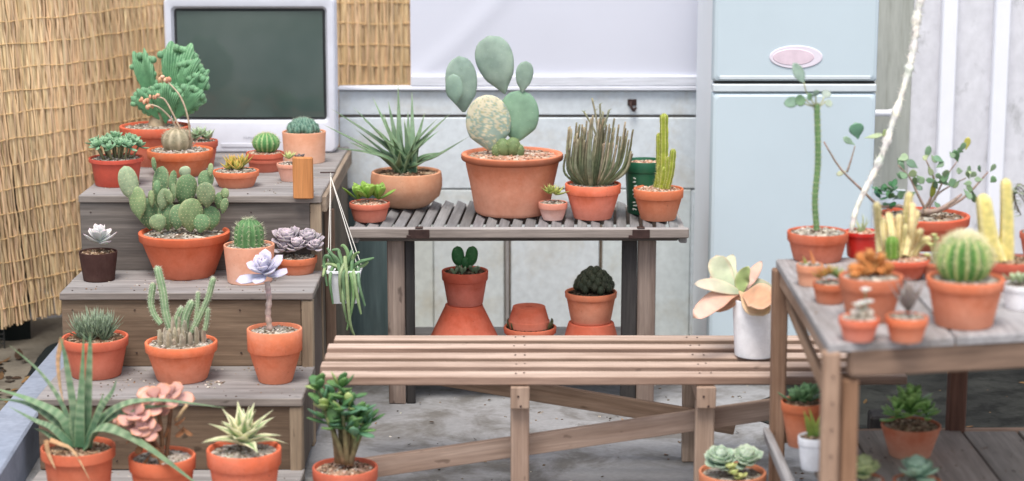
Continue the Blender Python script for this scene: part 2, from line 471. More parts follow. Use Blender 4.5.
M['wood_rail']=m_wood('rotten_rail_wood',S(104,84,72),S(148,122,104),S(56,44,38),.6)
M['wood_leg']=m_wood('leg_pine',S(160,130,108),S(190,160,138),S(110,80,62),.45)
M['wood_shelf_leg']=m_wood('shelf_leg_wood',S(126,108,98),S(168,150,138),S(78,62,56),.6)
M['black_wood']=m_wood('blackened_wood',S(52,50,50),S(74,70,68),S(26,24,24),.5)
M['reed']=m_wood('reed_stalk',S(220,188,146),S(238,212,174),S(178,142,102),.4,knots=.2)
M['twine']=m_plain('reed_twine',S(214,180,132),.9,.1)
M['floor']=m_surface('stained_concrete',S(134,134,135),S(160,160,162),S(84,78,68),1.8,.62,.9,.15,th=(.46,.62),bump=.4)
M['kerb']=m_surface('painted_kerb',S(136,145,162),S(154,162,178),S(102,109,120),2.5,.4,.7)
M['plank_paint']=m_surface('pale_blue_paint',S(213,221,226),S(223,230,234),S(190,180,158),1.8,.5,.65,.3,stretch=(1,1,1.0),th=(.5,.72),fine=40,bump=.1)
M['dirt']=m_surface('dark_dirt',S(30,31,30),S(52,53,50),S(18,19,18),4,.7,.95,.1,th=(.46,.6),bump=.6)  # dirt darkened further: the shade on this ground is put into the colour
M['leafdirt']=m_surface('brown_dirt',S(104,97,86),S(124,117,105),S(74,68,60),5,.6,.95,.1,bump=.6)
M['plank_white']=m_wood('white_painted_trim',S(220,222,231),S(228,230,237),S(200,202,208),.2,rough=.6,knots=.1)
M['plank_teal']=m_wood('dark_teal_planks',S(74,92,94),S(104,122,124),S(58,56,50),.5)
M['panel']=m_plain('lavender_sheet',S(212,214,225),.5,.3,0,0,.02,2)
M['wall_r']=m_surface('mouldy_plaster',S(212,211,216),S(224,223,227),S(132,133,131),2.6,.5,.85,.2,stretch=(1.2,1,.9),th=(.56,.68),fine=25,bump=.1)
M['batten']=m_plain('white_batten_paint',S(240,240,246),.6,.3,0,0,.03,6)
M['wall_g']=m_surface('algae_plaster',S(160,162,154),S(182,184,176),S(128,130,116),3,.5,.85,.2,stretch=(3,1,.3))
M['wall_b']=m_surface('shadow_boards',S(96,80,62),S(120,100,80),S(60,50,42),3,.5,.9,.1,stretch=(4,1,.4))
M['fridge']=m_plain('pale_blue_enamel',S(197,211,218),.5,.35,0,0,.03,2.5)
M['fridge_side']=m_plain('fridge_side_enamel',S(243,247,250),.6,.4,0,0,.03,3)
M['fridge_trim']=m_plain('chrome_trim',S(208,216,220),.5,.3,0)
M['seal']=m_plain('rubber_seal',S(34,34,34),.7)
M['badge']=m_plain('pink_badge',S(228,220,230),.4,.4)
M['badge_in']=m_plain('faded_pink_print',S(226,206,216),.4,.4,0,0,.10,25)
M['tv']=m_plain('ivory_plastic',S(214,216,226),.45,.4)
M['tv_dark']=m_plain('dark_plastic',S(54,56,58),.5)
M['marks']=m_plain('grey_print',S(120,122,130),.5)
M['ink']=m_plain('white_print',S(214,222,214),.6)
M['metal']=m_plain('rusty_bracket',S(64,46,42),.6,.4,.3,0,.4,40)
M['mesh']=m_plain('black_mesh',S(44,44,44),.8)
M['cloth']=m_plain('dark_shade_cloth',S(30,34,34),.95,.1)
M['string']=m_plain('white_string',S(226,222,214),.8,.1)
M['debris']=m_plant('dry_leaf_litter',.9,.4,60,.1)
t=NT('tv_glass'); v=t.obj()
M['screen']=t.out(t.mix(t.ramp(t.noise(v,3,3),.3,.7),S(62,80,76),S(86,98,94)),.10,.6)

# ------------------------------------------------------------------ scene objects
def tag(o,label,cat,group=None):
    o['label']=label; o['category']=cat
    if group: o['group']=group
    return o
def thing(name,label,cat,loc=(0,0,0),group=None):
    o=bpy.data.objects.new(name,None); COL.objects.link(o); o.location=loc; o.empty_display_size=.05
    return tag(o,label,cat,group)
def struct(o): o['kind']='structure'; return o
# ================================================================== SETTING
def grid_sheet(x0,x1,y0,y1,nx,ny,zf):
    mb=MB(); V=[];Fs=[]
    for i in range(nx+1):
        for j in range(ny+1):
            x=x0+(x1-x0)*i/nx; y=y0+(y1-y0)*j/ny; V.append((x,y,zf(x,y)))
    for i in range(nx):
        for j in range(ny):
            a=i*(ny+1)+j; Fs.append((a,a+ny+1,a+ny+2,a+1))
    mb.add(V,Fs); return mb
struct(grid_sheet(-40,40,-30,50,2,2,lambda x,y:0).build('ground',M['floor'],smooth=False))
# kerb on the left
mb=MB(); q=[(-1.41,6.1),(-1.335,6.1),(-1.205,3.9),(-1.375,3.9)]
c=.006
V=[(x,y,0) for x,y in q]+[(x,y,.114) for x,y in q]+[(x+(c if i in(0,3) else -c),y-(c if i<2 else -c),.12) for i,(x,y) in enumerate(q)]
mb.add(V,[(0,4,5,1),(1,5,6,2),(2,6,7,3),(3,7,4,0),(4,8,9,5),(5,9,10,6),(6,10,11,7),(7,11,8,4),(8,11,10,9)])
struct(mb.build('kerb',M['kerb'],smooth=False))

# plank wall behind the shelf
WY=6.6
wall=thing('plank_wall','pale blue weathered plank wall behind the slatted plant shelf','wall',(.3,WY,0))
def wl(x,y,z): return (x-.3,y-WY,z)
def wpart(name,x0,x1,z0,z1,mat,y0=0,t=.02,tint=WHITE,ax=None):
    mb=MB(); mb.box(wl((x0+x1)/2,WY+y0+t/2,(z0+z1)/2),(x1-x0,t,z1-z0),ax,None,.003,.0015,tint)
    return mb.build(name,mat,wall,smooth=False)
wpart('sill',-.575,1.17,.841,.853,M['plank_white'],-.018,.06)
for z0,z1,k in ((.757,.838,.97),(.51,.748,1.02)):
    wpart('horizontal_board',-.575,1.16,z0,z1,M['plank_paint'],0,.02,mulc(WHITE,k))
wpart('backing_board',-.575,1.16,0,.84,M['wood_brown'],.025,.012)
px=lambda x:(x-512)*6.72/2000
for a,b,tt in ((345,388,None),(389,433,(.97,.95,.87,1)),(433.6,504,(1,.99,.95,1)),(511,599,(1.02,1.01,1.0,1)),(602.5,690,(.97,.97,.93,1)),(690.6,800,(1,1,1,1)),(801,904,(.95,.95,1,1))):
    wpart('vertical_board',px(a),px(b),.0,.505,M['plank_paint'] if tt else M['plank_teal'],.002,.018,tt or WHITE,2)
wpart('batten',px(505.5),px(509),.02,.505,M['wood_grey'],-.01,.012,WHITE,2)

q=at_y(632,106,WY); mb=MB(); mb.tube(spline([wl(q.x,WY+.004,q.z+.018),wl(q.x-.006,WY-.02,q.z+.006),wl(q.x+.004,WY-.022,q.z-.012),wl(q.x+.012,WY-.006,q.z-.006)],12),.005,8); mb.box(wl(q.x,WY-.0015,q.z+.012),(.03,.005,.022)); mb.build('hook',M['metal'],wall)
# sheet above the sill
sh=thing('white_sheet_panel','large plain lavender white sheet standing on the sill behind the prickly pear','panel',(.22,WY,.853))
def zf(u,v): return 0
mb=MB(); V=[];Fs=[]; nx,nz=60,40; x0,x1,z0,z1=-.335-.22,1.2-.22,.035,.95
for i in range(nx+1):
    for j in range(nz+1):
        x=x0+(x1-x0)*i/nx; z=z0+(z1-z0)*j/nz
        d=(z-.06)-(x+.53)*1.05-.06*math.sin(x*5)
        y=.004-.005*math.exp(-(d/.035)**2)+.0003*math.sin(x*5+z*3)
        V.append((x,y,z))
for i in range(nx):
    for j in range(nz):
        a=i*(nz+1)+j; Fs.append((a,a+nz+1,a+nz+2,a+1))
n=len(V); V+= [(v[0],.03,v[2]) for v in V]; Fs+=[tuple(k+n for k in f[::-1]) for f in Fs]
def bd(i,j): return i*(nz+1)+j
for i in range(nx):
    Fs.append((bd(i,0),bd(i,0)+n,bd(i+1,0)+n,bd(i+1,0))); Fs.append((bd(i+1,nz),bd(i+1,nz)+n,bd(i,nz)+n,bd(i,nz)))
for j in range(nz):
    Fs.append((bd(0,j+1),bd(0,j+1)+n,bd(0,j)+n,bd(0,j))); Fs.append((bd(nx,j),bd(nx,j)+n,bd(nx,j+1)+n,bd(nx,j+1)))
mb.add(V,Fs); mb.build('sheet',M['panel'],sh)
mb=MB(); mb.box((x0/2+x1/2,.008,.0185),(x1-x0,.045,.036),0,None,.004); mb.build('bottom_rail',M['plank_white'],sh,False)

# right wall
rw=thing('plaster_wall','mouldy pale plaster wall with white vertical battens right of the fridge','wall',(2.2,6.62,0))
mb=MB(); mb.box((-.05,.05,1.2),(1.8,.1,2.4),2); mb.build('plaster',M['wall_r'],rw,False)
mb=MB(); mb.box((-.938,.052,1.2),(.125,.12,2.4),2); mb.build('mossy_strip',M['wall_g'],rw,False)
for pxx in (945,997,1049,1101,1155):
    X=(pxx-512)*6.65/2000
    mb=MB(); mb.box((X-2.2,-.018,1.2),(.05,.035,2.4),2,None,.004); mb.build('batten',M['batten'],rw,False)
mb=MB(); p=at_y(874,113,6.56); mb.tube([(p.x-.1-2.2,p.y-6.62,p.z),(p.x+.068-2.2,p.y-6.62,p.z)],.011,14); mb.tube([(p.x+.05-2.2,p.y-6.62,p.z),(p.x+.072-2.2,p.y-6.62,p.z)],.0135,14)
mb.build('pipe',M['white_pot'],rw)

# boards added behind the reeds to block sky light in the gaps
mb=MB(); mb.box((0,0,0),(3.2,.06,2.0),2); o=mb.build('board_fence',M['wall_b'],None,False); o.location=(-1.95,7.4,1.0)
tag(o,'brown boarding half hidden behind the reed screen','fence')

# reed screen
base=[(-1.60,6.10),(-1.40,6.42),(-1.25,6.72),(-1.08,6.96),(-.7,7.05),(-.325,7.05)]
rs=thing('reed_screen','golden woven reed screen curving behind the television','screen',(-1.2,6.6,0))
ln=sum((Vector((*base[i+1],0))-Vector((*base[i],0))).length for i in range(5))
def rpos(s,z,off=0):
    P=SPL; x=s*(len(P)-1); k=min(int(x),len(P)-2); p=P[k].lerp(P[k+1],x-k); d=(P[k+1]-P[k]).normalized()
    lean=.07*max(0,1-s*1.35)*(z-.15)
    bow=.015*math.sin(s*19)+.01*math.sin(z*6+s*8)
    return Vector((p.x-lean+d.y*off+1.2, p.y-d.x*off-6.6+bow, z))
SPL=spline([(x,y,0) for x,y in base],80)
mb=MB(); zt=1.62
for layer,off in ((0,0),(1,-.009)):
    N=int(ln/.0056)
    for i in range(N):
        s0=min(1,max(0,(i+.5+R.uniform(-.4,.4))/N)); pts=[]; zb=.14+R.uniform(0,.012); sl=R.uniform(-.008,.008)
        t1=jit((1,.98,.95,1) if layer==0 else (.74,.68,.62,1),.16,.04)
        for j in range(28):
            z=zb+(zt-zb)*j/27
            wv=.004*math.sin(z*2*PI/.148+(PI if (i//3)%2 else 0)+.5*math.sin(i*.7))
            pts.append(rpos(min(1,max(0,s0+sl*(j/27-.5)+R.uniform(-.0007,.0007))),z,off+wv+R.uniform(-.0006,.0006)))
        r=R.uniform(.0024,.0046); k=5
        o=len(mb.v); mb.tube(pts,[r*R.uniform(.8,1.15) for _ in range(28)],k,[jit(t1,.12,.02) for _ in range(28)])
        gx,gy=R.uniform(0,40),R.uniform(0,40)
        mb.g[o:]=[(v[2]+gx,gy+v[0],v[1]) for v in mb.v[o:]]
mb.build('reeds',M['reed'],rs)
mb=MB(); z=.2
while z<1.6:
    for ph in (0,):
        pts=[rpos(i/160,z+.002*math.sin(i*.35+z*40)+.005*math.sin(i*.05+z*9),.0035+.004*math.sin(i*1.9)) for i in range(161)]
        mb.tube(pts,.0019,5)
    z+=.074+R.uniform(-.006,.006)
mb.build('stitching',M['twine'],rs)

# black mesh panel and cloth at far left
def blotch(name,mat,x0,x1,y0,y1,ragx=None):
    mb=MB(); V=[];n=60
    for i in range(n):
        a=2*PI*i/n; ca,sa=math.cos(a),math.sin(a); k=1/max(abs(ca),abs(sa))**.8
        q=1+.10*mnoise.noise(Vector((ca*3,sa*3,x0)))+.05*mnoise.noise(Vector((ca*11,sa*11,x0)))
        V.append(((x0+x1)/2+(x1-x0)/2*ca*k*q,(y0+y1)/2+(y1-y0)/2*sa*k*q,.004))
    mb.add(V,[tuple(range(n))]); struct(mb.build(name,mat,None,False))
blotch('dirt_patch',M['dirt'],.80,3.6,4.2,6.56)  # dark sheet that paints shade, along with dirt, onto the ground
blotch('dirt_patch',M['leafdirt'],-3.4,-1.36,3.6,6.9)
mp=thing('mesh_panel','black wire mesh panel backed with dark cloth left of the reed screen','mesh panel',(-2.12,6.42,0))
mb=MB()
for i in range(60):
    mb.box((-.5+i*.016,0,.45),(.0035,.0035,.9),2,None,.0005)
for i in range(55):
    mb.box((-.03,.0036,.02+i*.016),(.95,.0035,.0035),0,None,.0005)
mb.build('mesh',M['mesh'],mp,False)
mb=MB(); V=[];Fs=[]
for i in range(31):
    for j in range(21):
        V.append((-.55+i/30*1.05,.12+.02*math.sin(i*1.3)+.01*math.sin(j*.9+i),.0+j/20*1.0))
for i in range(30):
    for j in range(20):
        a=i*21+j; Fs.append((a,a+21,a+22,a+1))
mb.add(V,Fs); mb.build('backing_cloth',M['cloth'],mp)
mb=MB(); V=[];Fs=[]
for i in range(25):
    for j in range(13):
        u=i/24;v=j/12; e=math.sin(PI*u)**.5*math.sin(PI*v)**.5
        V.append((-1.52+.2*u,6.06+.22*v,.002+.09*e*(.8+.5*mnoise.noise(Vector((u*4,v*4,1))))))
for i in range(24):
    for j in range(12):
        a=i*13+j; Fs.append((a,a+13,a+14,a+1))
mb.add(V,Fs); tag(mb.build('cloth_heap',M['cloth']),'crumpled dark cloth lying at the foot of the reed screen','cloth')

# ================================================================== FURNITURE
# stepped stand
SX0,SX1=-1.23,-.543
Z1,Z2,Z3,Z4=.656,.436,.226,.03; Y1,Y2,Y3,Y4=5.6,5.317,4.998,4.55
st=thing('plant_stand','stepped weathered plank plant stand with three tiers left of the bench','plant stand',(-.865,5.6,0))
def sl(x,y,z): return (x+.865,y-5.6,z)
def spart(name,x0,x1,y0,y1,z0,z1,mat,ax=None,tint=WHITE,wob=.002,label=None):
    mb=MB(); mb.box(sl((x0+x1)/2,(y0+y1)/2,(z0+z1)/2),(x1-x0,y1-y0,z1-z0),ax,None,.003,wob,tint); return mb.build(name,mat,st,False,label=label)
for z,y0,y1 in ((Z1,Y1,6.58),(Z2,Y2,Y1+.03),(Z3,Y3,Y2+.03),(Z4,Y4,Y3+.03)):
    n=max(1,round((y1-y0)/.16)); w=(y1-y0)/n
    for i in range(n):
        mb=MB(); mb.box(sl((SX0+SX1)/2,y0-.006+w*(i+.5),z-.011),(SX1-SX0+.004,w-.003,.022),0,None,.003,.0012,jit((.72,.66,.6,1),.06,.02),(.8,.79,.79,1)); mb.build('tread',M['wood_grey'],st,False)  # weathered top tinted paler than the front, light from above in the colour
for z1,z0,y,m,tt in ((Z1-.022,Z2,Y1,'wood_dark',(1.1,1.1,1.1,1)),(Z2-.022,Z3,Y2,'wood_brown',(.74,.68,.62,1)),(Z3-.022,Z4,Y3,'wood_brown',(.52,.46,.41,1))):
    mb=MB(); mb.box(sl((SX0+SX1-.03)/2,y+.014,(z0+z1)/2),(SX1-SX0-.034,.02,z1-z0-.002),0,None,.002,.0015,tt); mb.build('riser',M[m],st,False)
# corner posts beside each riser and the boarded right side
for y,z1 in ((Y1,Z1-.024),(Y2,Z2-.024),(Y3,Z3-.024)):
    spart('corner_post',SX1-.032,SX1-.001,y,y+.035,0,z1,M['wood_brown'],2,(1.12,1.1,1.02,1))
for y0,y1,z1 in ((Y4,Y3+.0,.03),(Y3+.037,Y2-.002,Z3-.024),(Y2+.037,Y1-.002,Z2-.024),(Y1+.037,6.0,Z1-.024),(6.004,6.3,Z1-.024),(6.304,6.57,Z1-.024)):
    if z1<.1: continue
    spart('side_board',SX1-.024,SX1-.004,y0,y1,.02,z1,M['wood_dark'],2,jit((1.1,1.05,.95,1),.1,.04))
    spart('side_board',SX0+.004,SX0+.024,y0,y1,.02,z1,M['wood_dark'],2,jit(WHITE,.1,.03))
mb=MB(); mb.plank(sl(SX1+.006,Y1+.02,Z1-.03),sl(SX1+.006,6.54,Z1-.03),.045,.016); mb.build('side_rail',M['wood_brown'],st,False)
p=at_y(303.5,197,Y1-.016); p2=at_y(303.5,157,Y1-.016)
spart('peg',p.x-.029,p.x+.029,Y1-.028,Y1-.008,p.z-.004,p2.z,M['wood_orange'],2,WHITE,.001,'varnished orange wooden peg standing up at the front edge')
mb=MB(); q=at_y(321,210,Y1-.02); mb.plank(sl(SX1+.012,Y1+.12,.05),sl(SX1+.012,Y1+.12,Z1-.06),.012,.03,Vector((0,1,0))); mb.build('side_batten',M['wood_rail'],st,False)

for z,y in ((Z1,Y1),(Z2,Y2),(Z3,Y3)):
    for x in (SX0+.03,SX0+.2,SX1-.2,SX1-.03):
        for q in (sl(x+R.uniform(-.01,.01),y+.02,z+.0003),sl(x*.999,y+.0035,z-.05),sl(x*.998,y+.0035,z-.17)):
            mb=MB(); mb.ball(q,.0028,.0018,8,4); mb.build('nail_head',M['metal'],st)

# television
TY=6.42
a=at_y(166,100,TY); b=at_y(336,100,TY); tc=(a.x+b.x)/2; tw=b.x-a.x; th=.505
tv=thing('television','boxy off-white tube television with dark blank screen on the top tier','television',(tc,TY,Z1))
def rrect(w,h,r,y,cx=0,cz=0,n=6):
    out=[]
    for (sx,sz,a0) in ((1,1,0),(-1,1,90),(-1,-1,180),(1,-1,270)):
        for i in range(n+1):
            an=rad(a0+90*i/n); out.append((cx+sx*(w/2-r)+r*math.cos(an),y,cz+sz*(h/2-r)+r*math.sin(an)))
    return out
def loft(rings,mb,cap0=False,cap1=False,col=WHITE):
    n=len(rings[0]); V=[p for r in rings for p in r]; Fs=[]
    for i in range(len(rings)-1):
        for j in range(n): Fs.append((i*n+j,i*n+(j+1)%n,(i+1)*n+(j+1)%n,(i+1)*n+j))
    if cap0: Fs.append(tuple(range(n))[::-1])
    if cap1: Fs.append(tuple(range((len(rings)-1)*n,len(rings)*n)))
    mb.add(V,Fs,col)
sw=150/170*tw; shh=111/170*tw; scz=th-(14+55)/170*tw+.004
mb=MB(); cz=th/2
loft([rrect(sw+.001,shh+.001,.012,.016,0,scz),rrect(sw+.016,shh+.016,.016,.0,0,scz),rrect(sw+.02,shh+.02,.018,-.001,0,scz),rrect(tw-.014,th-.014,.016,0,0,cz),rrect(tw-.004,th-.004,.02,.005,0,cz),rrect(tw,th,.022,.014,0,cz),rrect(tw,th,.022,.085,0,cz),rrect(tw-.01,th-.01,.02,.09,0,cz),rrect(tw-.05,th-.05,.04,.15,0,cz+.0),rrect(tw*.62,th*.62,.05,.36,0,cz),rrect(tw*.5,th*.5,.05,.42,0,cz)],mb,False,True)
mb.build('casing',M['tv'],tv,True,30)
mb=MB(); loft([rrect(sw+.001,shh+.001,.012,.0155,0,scz),rrect(sw-.018,shh-.018,.02,.018,0,scz)],mb); mb.build('screen_surround',M['tv_dark'],tv)
mb=MB(); V=[];Fs=[];n=24
for i in range(n+1):
    for j in range(n+1):
        u=-1+2*i/n; v=-1+2*j/n; V.append((u*(sw-.016)/2,.0155-.010*(2-u*u-v*v)/2+.0,scz+v*(shh-.016)/2))
for i in range(n):
    for j in range(n):
        a=i*(n+1)+j; Fs.append((a,a+n+1,a+n+2,a+1))
mb.add(V,Fs); mb.build('screen',M['screen'],tv)
mb=MB(); zb=.05
for i in range(7):
    x=-.024+.0075*i
    mb.box((x-.0015,-.0012,zb),(.0011,.0016,.0065),2,None,.0002)
    if i%2==0: mb.box((x+.0012,-.0012,zb+.0025),(.0022,.0016,.0011),0,None,.0002)
    else: mb.box((x+.0012,-.0012,zb-.0025),(.0022,.0016,.0011),0,None,.0002)
mb.build('maker_lettering',M['marks'],tv,False)
mb=MB(); mb.box((-.04,-.001,.026),(.12,.004,.012),0,None,.002); mb.build('control_flap',M['tv'],tv,False)
mb=MB(); mb.box((-.16,.2,-.004),(.05,.2,.012)); mb.box((.16,.2,-.004),(.05,.2,.012)); 

# slatted back shelf
HT=.537; TX0=(348-512)*5.78/2000; TX1=(690-512)*5.78/2000; TF=5.70; TB=6.2
bt=thing('slatted_shelf','weathered grey slatted plant shelf standing against the plank wall','shelf',((TX0+TX1)/2,5.95,0))
bc=(TX0+TX1)/2
def bl(x,y,z): return (x-bc,y-5.95,z)
def bpart(name,x0,x1,y0,y1,z0,z1,mat,ax=None,tint=WHITE,label=None,top=None):
    mb=MB(); mb.box(bl((x0+x1)/2,(y0+y1)/2,(z0+z1)/2),(x1-x0,y1-y0,z1-z0),ax,None,.003,.0015,tint,top); return mb.build(name,mat,bt,False,label=label)
x=TX0+.02
while x<TX1-.03:
    mb=MB(); mb.box(bl(x+.015,TF+.025+.235,HT-.007),(.029,.46,.010),1,Matrix.Rotation(rad(-3),3,'Z')@Matrix.Rotation(rad(20),3,'Y'),.002,.001,jit((.60,.62,.64,1),.1,.02)); mb.build('slat',M['wood_grey'],bt,False); x+=.0385
bpart('front_rail',TX0,TX1,TF,TF+.03,HT-.026,HT+.003,M['wood_grey'],None,(.74,.66,.6,1),None,(1.0,.98,.98,1))  # pale top and darker front paint in the overhead light
bpart('back_rail',TX0,TX1,TB-.01,TB+.015,HT-.04,HT-.016,M['wood_grey'])
for xs in (TX0+.003,TX1-.026): bpart('end_rail',xs,xs+.023,TF+.028,TB-.012,HT-.045,HT-.014,M['wood_grey'])
bpart('under_rail',TX0+.03,TX1-.03,TF+.034,TF+.05,HT-.04,HT-.02,M['wood_dark'])
bpart('back_under_rail',TX0+.03,TX1-.03,TB-.035,TB-.012,HT-.07,HT-.02,M['wood_dark'])
L=lambda p:(p-512)*5.85/2000
for (a,b,m) in ((387,404,'wood_shelf_leg'),(638,656,'wood_shelf_leg')): bpart('leg',L(a),L(b),TF+.052,TF+.078,0,HT-.02,M[m],2)
for (a,b) in ((404.5,414),(622,637.5)): bpart('leg_backing',L(a),L(b),TF+.055,TF+.08,.0,HT-.02,M['black_wood'],2)
for (a,b) in ((394,412),(640,658)): bpart('leg',L(a)*1.06,L(b)*1.06,TB-.06,TB-.036,0,HT-.02,M['wood_shelf_leg'],2)
for X in (at_y(419,236,TF).x,at_y(641,236,TF).x):
    mb=MB(); mb.box(bl(X,TF-.002,HT-.012),(.06 if X<0 else .05,.004,.026),0,None,.001); mb.box(bl(X,TF+.012,HT+.0045),(.022,.024,.003),0,None,.001); mb.box(bl(X-.03,TF-.0035,HT-.02),(.012,.004,.01)); mb.build('bracket',M['metal'],bt,False)
bpart('lower_shelf',L(392),L(652),TF+.082,TB-.062,.125,.145,M['wood_grey'])

# slatted bench
BF,BB,BZ=4.79,5.22,.34; BX0,BX1=-.479,.971
be=thing('slatted_bench','long low bench of bare pine slats in front of the grey shelf','bench',((BX0+BX1)/2,5.0,0))
bcx=(BX0+BX1)/2
def el(x,y,z): return (x-bcx,y-5.0,z)
pitch=(BB-BF-.05)/4
for i in range(5):
    y=BF+.025+pitch*i
    mb=MB(); mb.box(el(bcx+R.uniform(-.006,.006),y,BZ-.0125),(BX1-BX0+R.uniform(-.012,.006),.05,.023),0,None,.003,.0015,jit((.74,.69,.64,1),.05,.03),(1.22,1.26,1.3,1)); mb.build('slat',M['wood_bench'],be,False)  # bleached top against darker sides: part of the contrast is painted light
E=lambda p,Y:(p-512)*(Y+.12)/2000
for X in (E(520,4.83),E(706,4.83)):
    mb=MB(); mb.box(el(X,(BF+BB)/2,BZ-.05),(.042,BB-BF-.012,.046),1,None,.002,.001); mb.build('cross_rail',M['wood_bench'],be,False)
    for Y in (BF+.02,BB-.045):
        mb=MB(); mb.box(el(X-.03*(1 if X>.2 else -1)*0-.0,Y+.012,(BZ-.074)/2),(.046,.04,BZ-.075),2,None,.003,.001,jit(WHITE,.05,.03)); mb.build('leg',M['wood_bench'],be,False)
    mb=MB(); mb.box(el(X,BF-.0,BZ-.054),(.047,.022,.055),2,None,.002,.001,(.97,.94,.9,1)); mb.build('leg_block',M['wood_bench'],be,False)
for X in (E(520,4.83),E(706,4.83)):
    for i in range(5):
        for dx in (-.012,.012): mb=MB(); mb.ball(el(X+dx+R.uniform(-.003,.003),BF+.025+pitch*i+R.uniform(-.006,.006),BZ+.0002),.0028,.0012,8,4); mb.build('nail_head',M['metal'],be)
    for dz in (.02,.045): mb=MB(); mb.ball(el(X+R.uniform(-.008,.008),BF-.0115,BZ-.03-dz),.003,None,8,4); mb.build('nail_head',M['metal'],be)
def onY(px,py,Y): q=at_y(px,py,Y); return el(q.x,q.y,q.z)
mb=MB(); mb.plank(onY(352,470,4.875),onY(800,405,4.875),.052,.02); mb.build('front_brace',M['wood_bench'],be,False)
mb=MB(); mb.plank(onY(430,374,5.15),onY(735,425,5.15),.05,.02,col=(.72,.68,.62,1)); mb.build('rear_brace',M['wood_bench'],be,False)

# right-hand table
RZ=.646
A=at_z(776,259,RZ); B=at_z(828,344,RZ)
C1=at_z(958,339,RZ); D1=at_z(1024,333,RZ)
fs=(D1-B); fs/=fs.x
EX=1.36
def fr(x): return B.y+(x-B.x)*fs.y
def bk(x): return A.y+(x-A.x)*.12
rt=thing('plant_table','bleached wooden plant table with lower shelf in the right foreground','table',(.95,4.3,0))
def rl(x,y,z): return (x-.95,y-4.3,z)
def slab(name,x0,x1,mat,tint=WHITE,e0=None,e1=None,z1=RZ,t=.018):
    mb=MB()
    q=[(x0,fr(x0)) if e0 is None else e0,(x1,fr(x1)),(x1,bk(x1)),(x0,bk(x0)) if e1 is None else e1]
    V=[rl(x,y,z1-t) for x,y in q]+[rl(x,y,z1-.003) for x,y in q]
    cx=sum(x for x,y in q)/4; cy=sum(y for x,y in q)/4
    V+=[rl(x+(.003 if x<cx else -.003),y+(.003 if y<cy else -.003),z1) for x,y in q]
    Fs=[(0,1,5,4),(1,2,6,5),(2,3,7,6),(3,0,4,7),(4,5,9,8),(5,6,10,9),(6,7,11,10),(7,4,8,11),(8,9,10,11),(3,2,1,0)]
    o1,o2=R.uniform(0,40),R.uniform(0,40)
    mb.add(V,Fs,tint,[(v[1]+o1,v[0]+o2,v[2]) for v in V]); return mb.build(name,mat,rt,False)
xs=[B.x,C1.x-.003,C1.x+.001,1.17,1.174,EX]
slab('top_board',xs[0],xs[1],M['wood_tabletop'],WHITE,(B.x,B.y),(A.x,A.y))
slab('top_board',xs[2],xs[3],M['wood_tabletop'],(.93,.94,.95,1)); slab('top_board',xs[4],xs[5],M['wood_tabletop'])
def rplank(name,p0,p1,w,t,mat,up=Vector((0,0,1)),tint=WHITE,wob=.003):
    mb=MB(); mb.plank(rl(*p0),rl(*p1),w,t,up,.004,wob,tint); return mb.build(name,mat,rt,False)
rplank('apron',(B.x+.045,fr(B.x)+.022,RZ-.047),(EX,fr(EX)+.022,RZ-.047),.055,.022,M['wood_rail'])
rplank('side_apron',(B.x+.012,B.y+.05,RZ-.038),(A.x+.012,A.y-.04,RZ-.038),.038,.018,M['wood_leg'])
rplank('side_brace',(B.x+.028,B.y+.05,RZ-.15),(A.x+.03,A.y-.04,RZ-.1),.03,.016,M['wood_leg'],tint=(.9,.86,.8,1))
rplank('back_apron',(A.x+.03,bk(A.x)-.03,RZ-.045),(EX,bk(EX)-.03,RZ-.045),.05,.02,M['wood_rail'])
sfx=B.x+.0
rplank('leg',(B.x+.013,B.y+.006,0),(B.x+.01,B.y+.006,RZ-.016),.02,.036,M['wood_leg'],Vector((0,1,0)))
rplank('leg_backing',(B.x+.056,B.y+.05,0),(B.x+.052,B.y+.05,RZ-.08),.06,.03,M['wood_leg'],Vector((0,1,0)),(.9,.8,.7,1))
rplank('leg',(A.x+.012,A.y-.02,0),(A.x+.008,A.y-.02,RZ-.019),.036,.036,M['wood_leg'],Vector((0,1,0)),(.82,.76,.72,1))
q=at_y(956,420,4.72); rplank('leg',(q.x,4.72,0),(q.x,4.72,RZ-.07),.036,.04,M['wood_rail'],Vector((0,1,0)),(.7,.52,.5,1))
rplank('leg',(EX-.03,fr(EX)+.05,0),(EX-.03,fr(EX)+.05,RZ-.02),.04,.04,M['wood_rail'],Vector((0,1,0)))
for i in range(9):
    mb=MB(); mb.ball(rl(B.x+.012,B.y-.0055,.14+.055*i),.0022,None,8,5); mb.build('nail_head',M['metal'],rt)
SZ=.223
rplank('shelf_rail',(B.x-.005,3.78,SZ-.018),(A.x-.01,A.y+.0,SZ-.018),.04,.02,M['wood_tabletop'])
rplank('shelf_rail',(A.x-.0,A.y+.0,SZ-.022),(EX,A.y+.02,SZ-.022),.03,.02,M['wood_leg'])
for i in range(5):
    x0=B.x+.07+i*.135
    mb=MB(); mb.box(rl(x0+.06,4.26,SZ-.009),(.13,.9,.018),1,None,.002,.0012,jit((.80,.72,.62,1),.08,.03)); mb.build('shelf_board',M['wood_grey'],rt,False)
# dark block behind
q=at_z(865,440,0); mb=MB(); mb.box((0,0,.085),(.10,.07,.17),2,None,.006,.004); o=mb.build('wooden_block',M['black_wood'],None,False); o.location=(q.x,5.05,0); tag(o,'dark sooty wooden block on the ground behind the table','block')

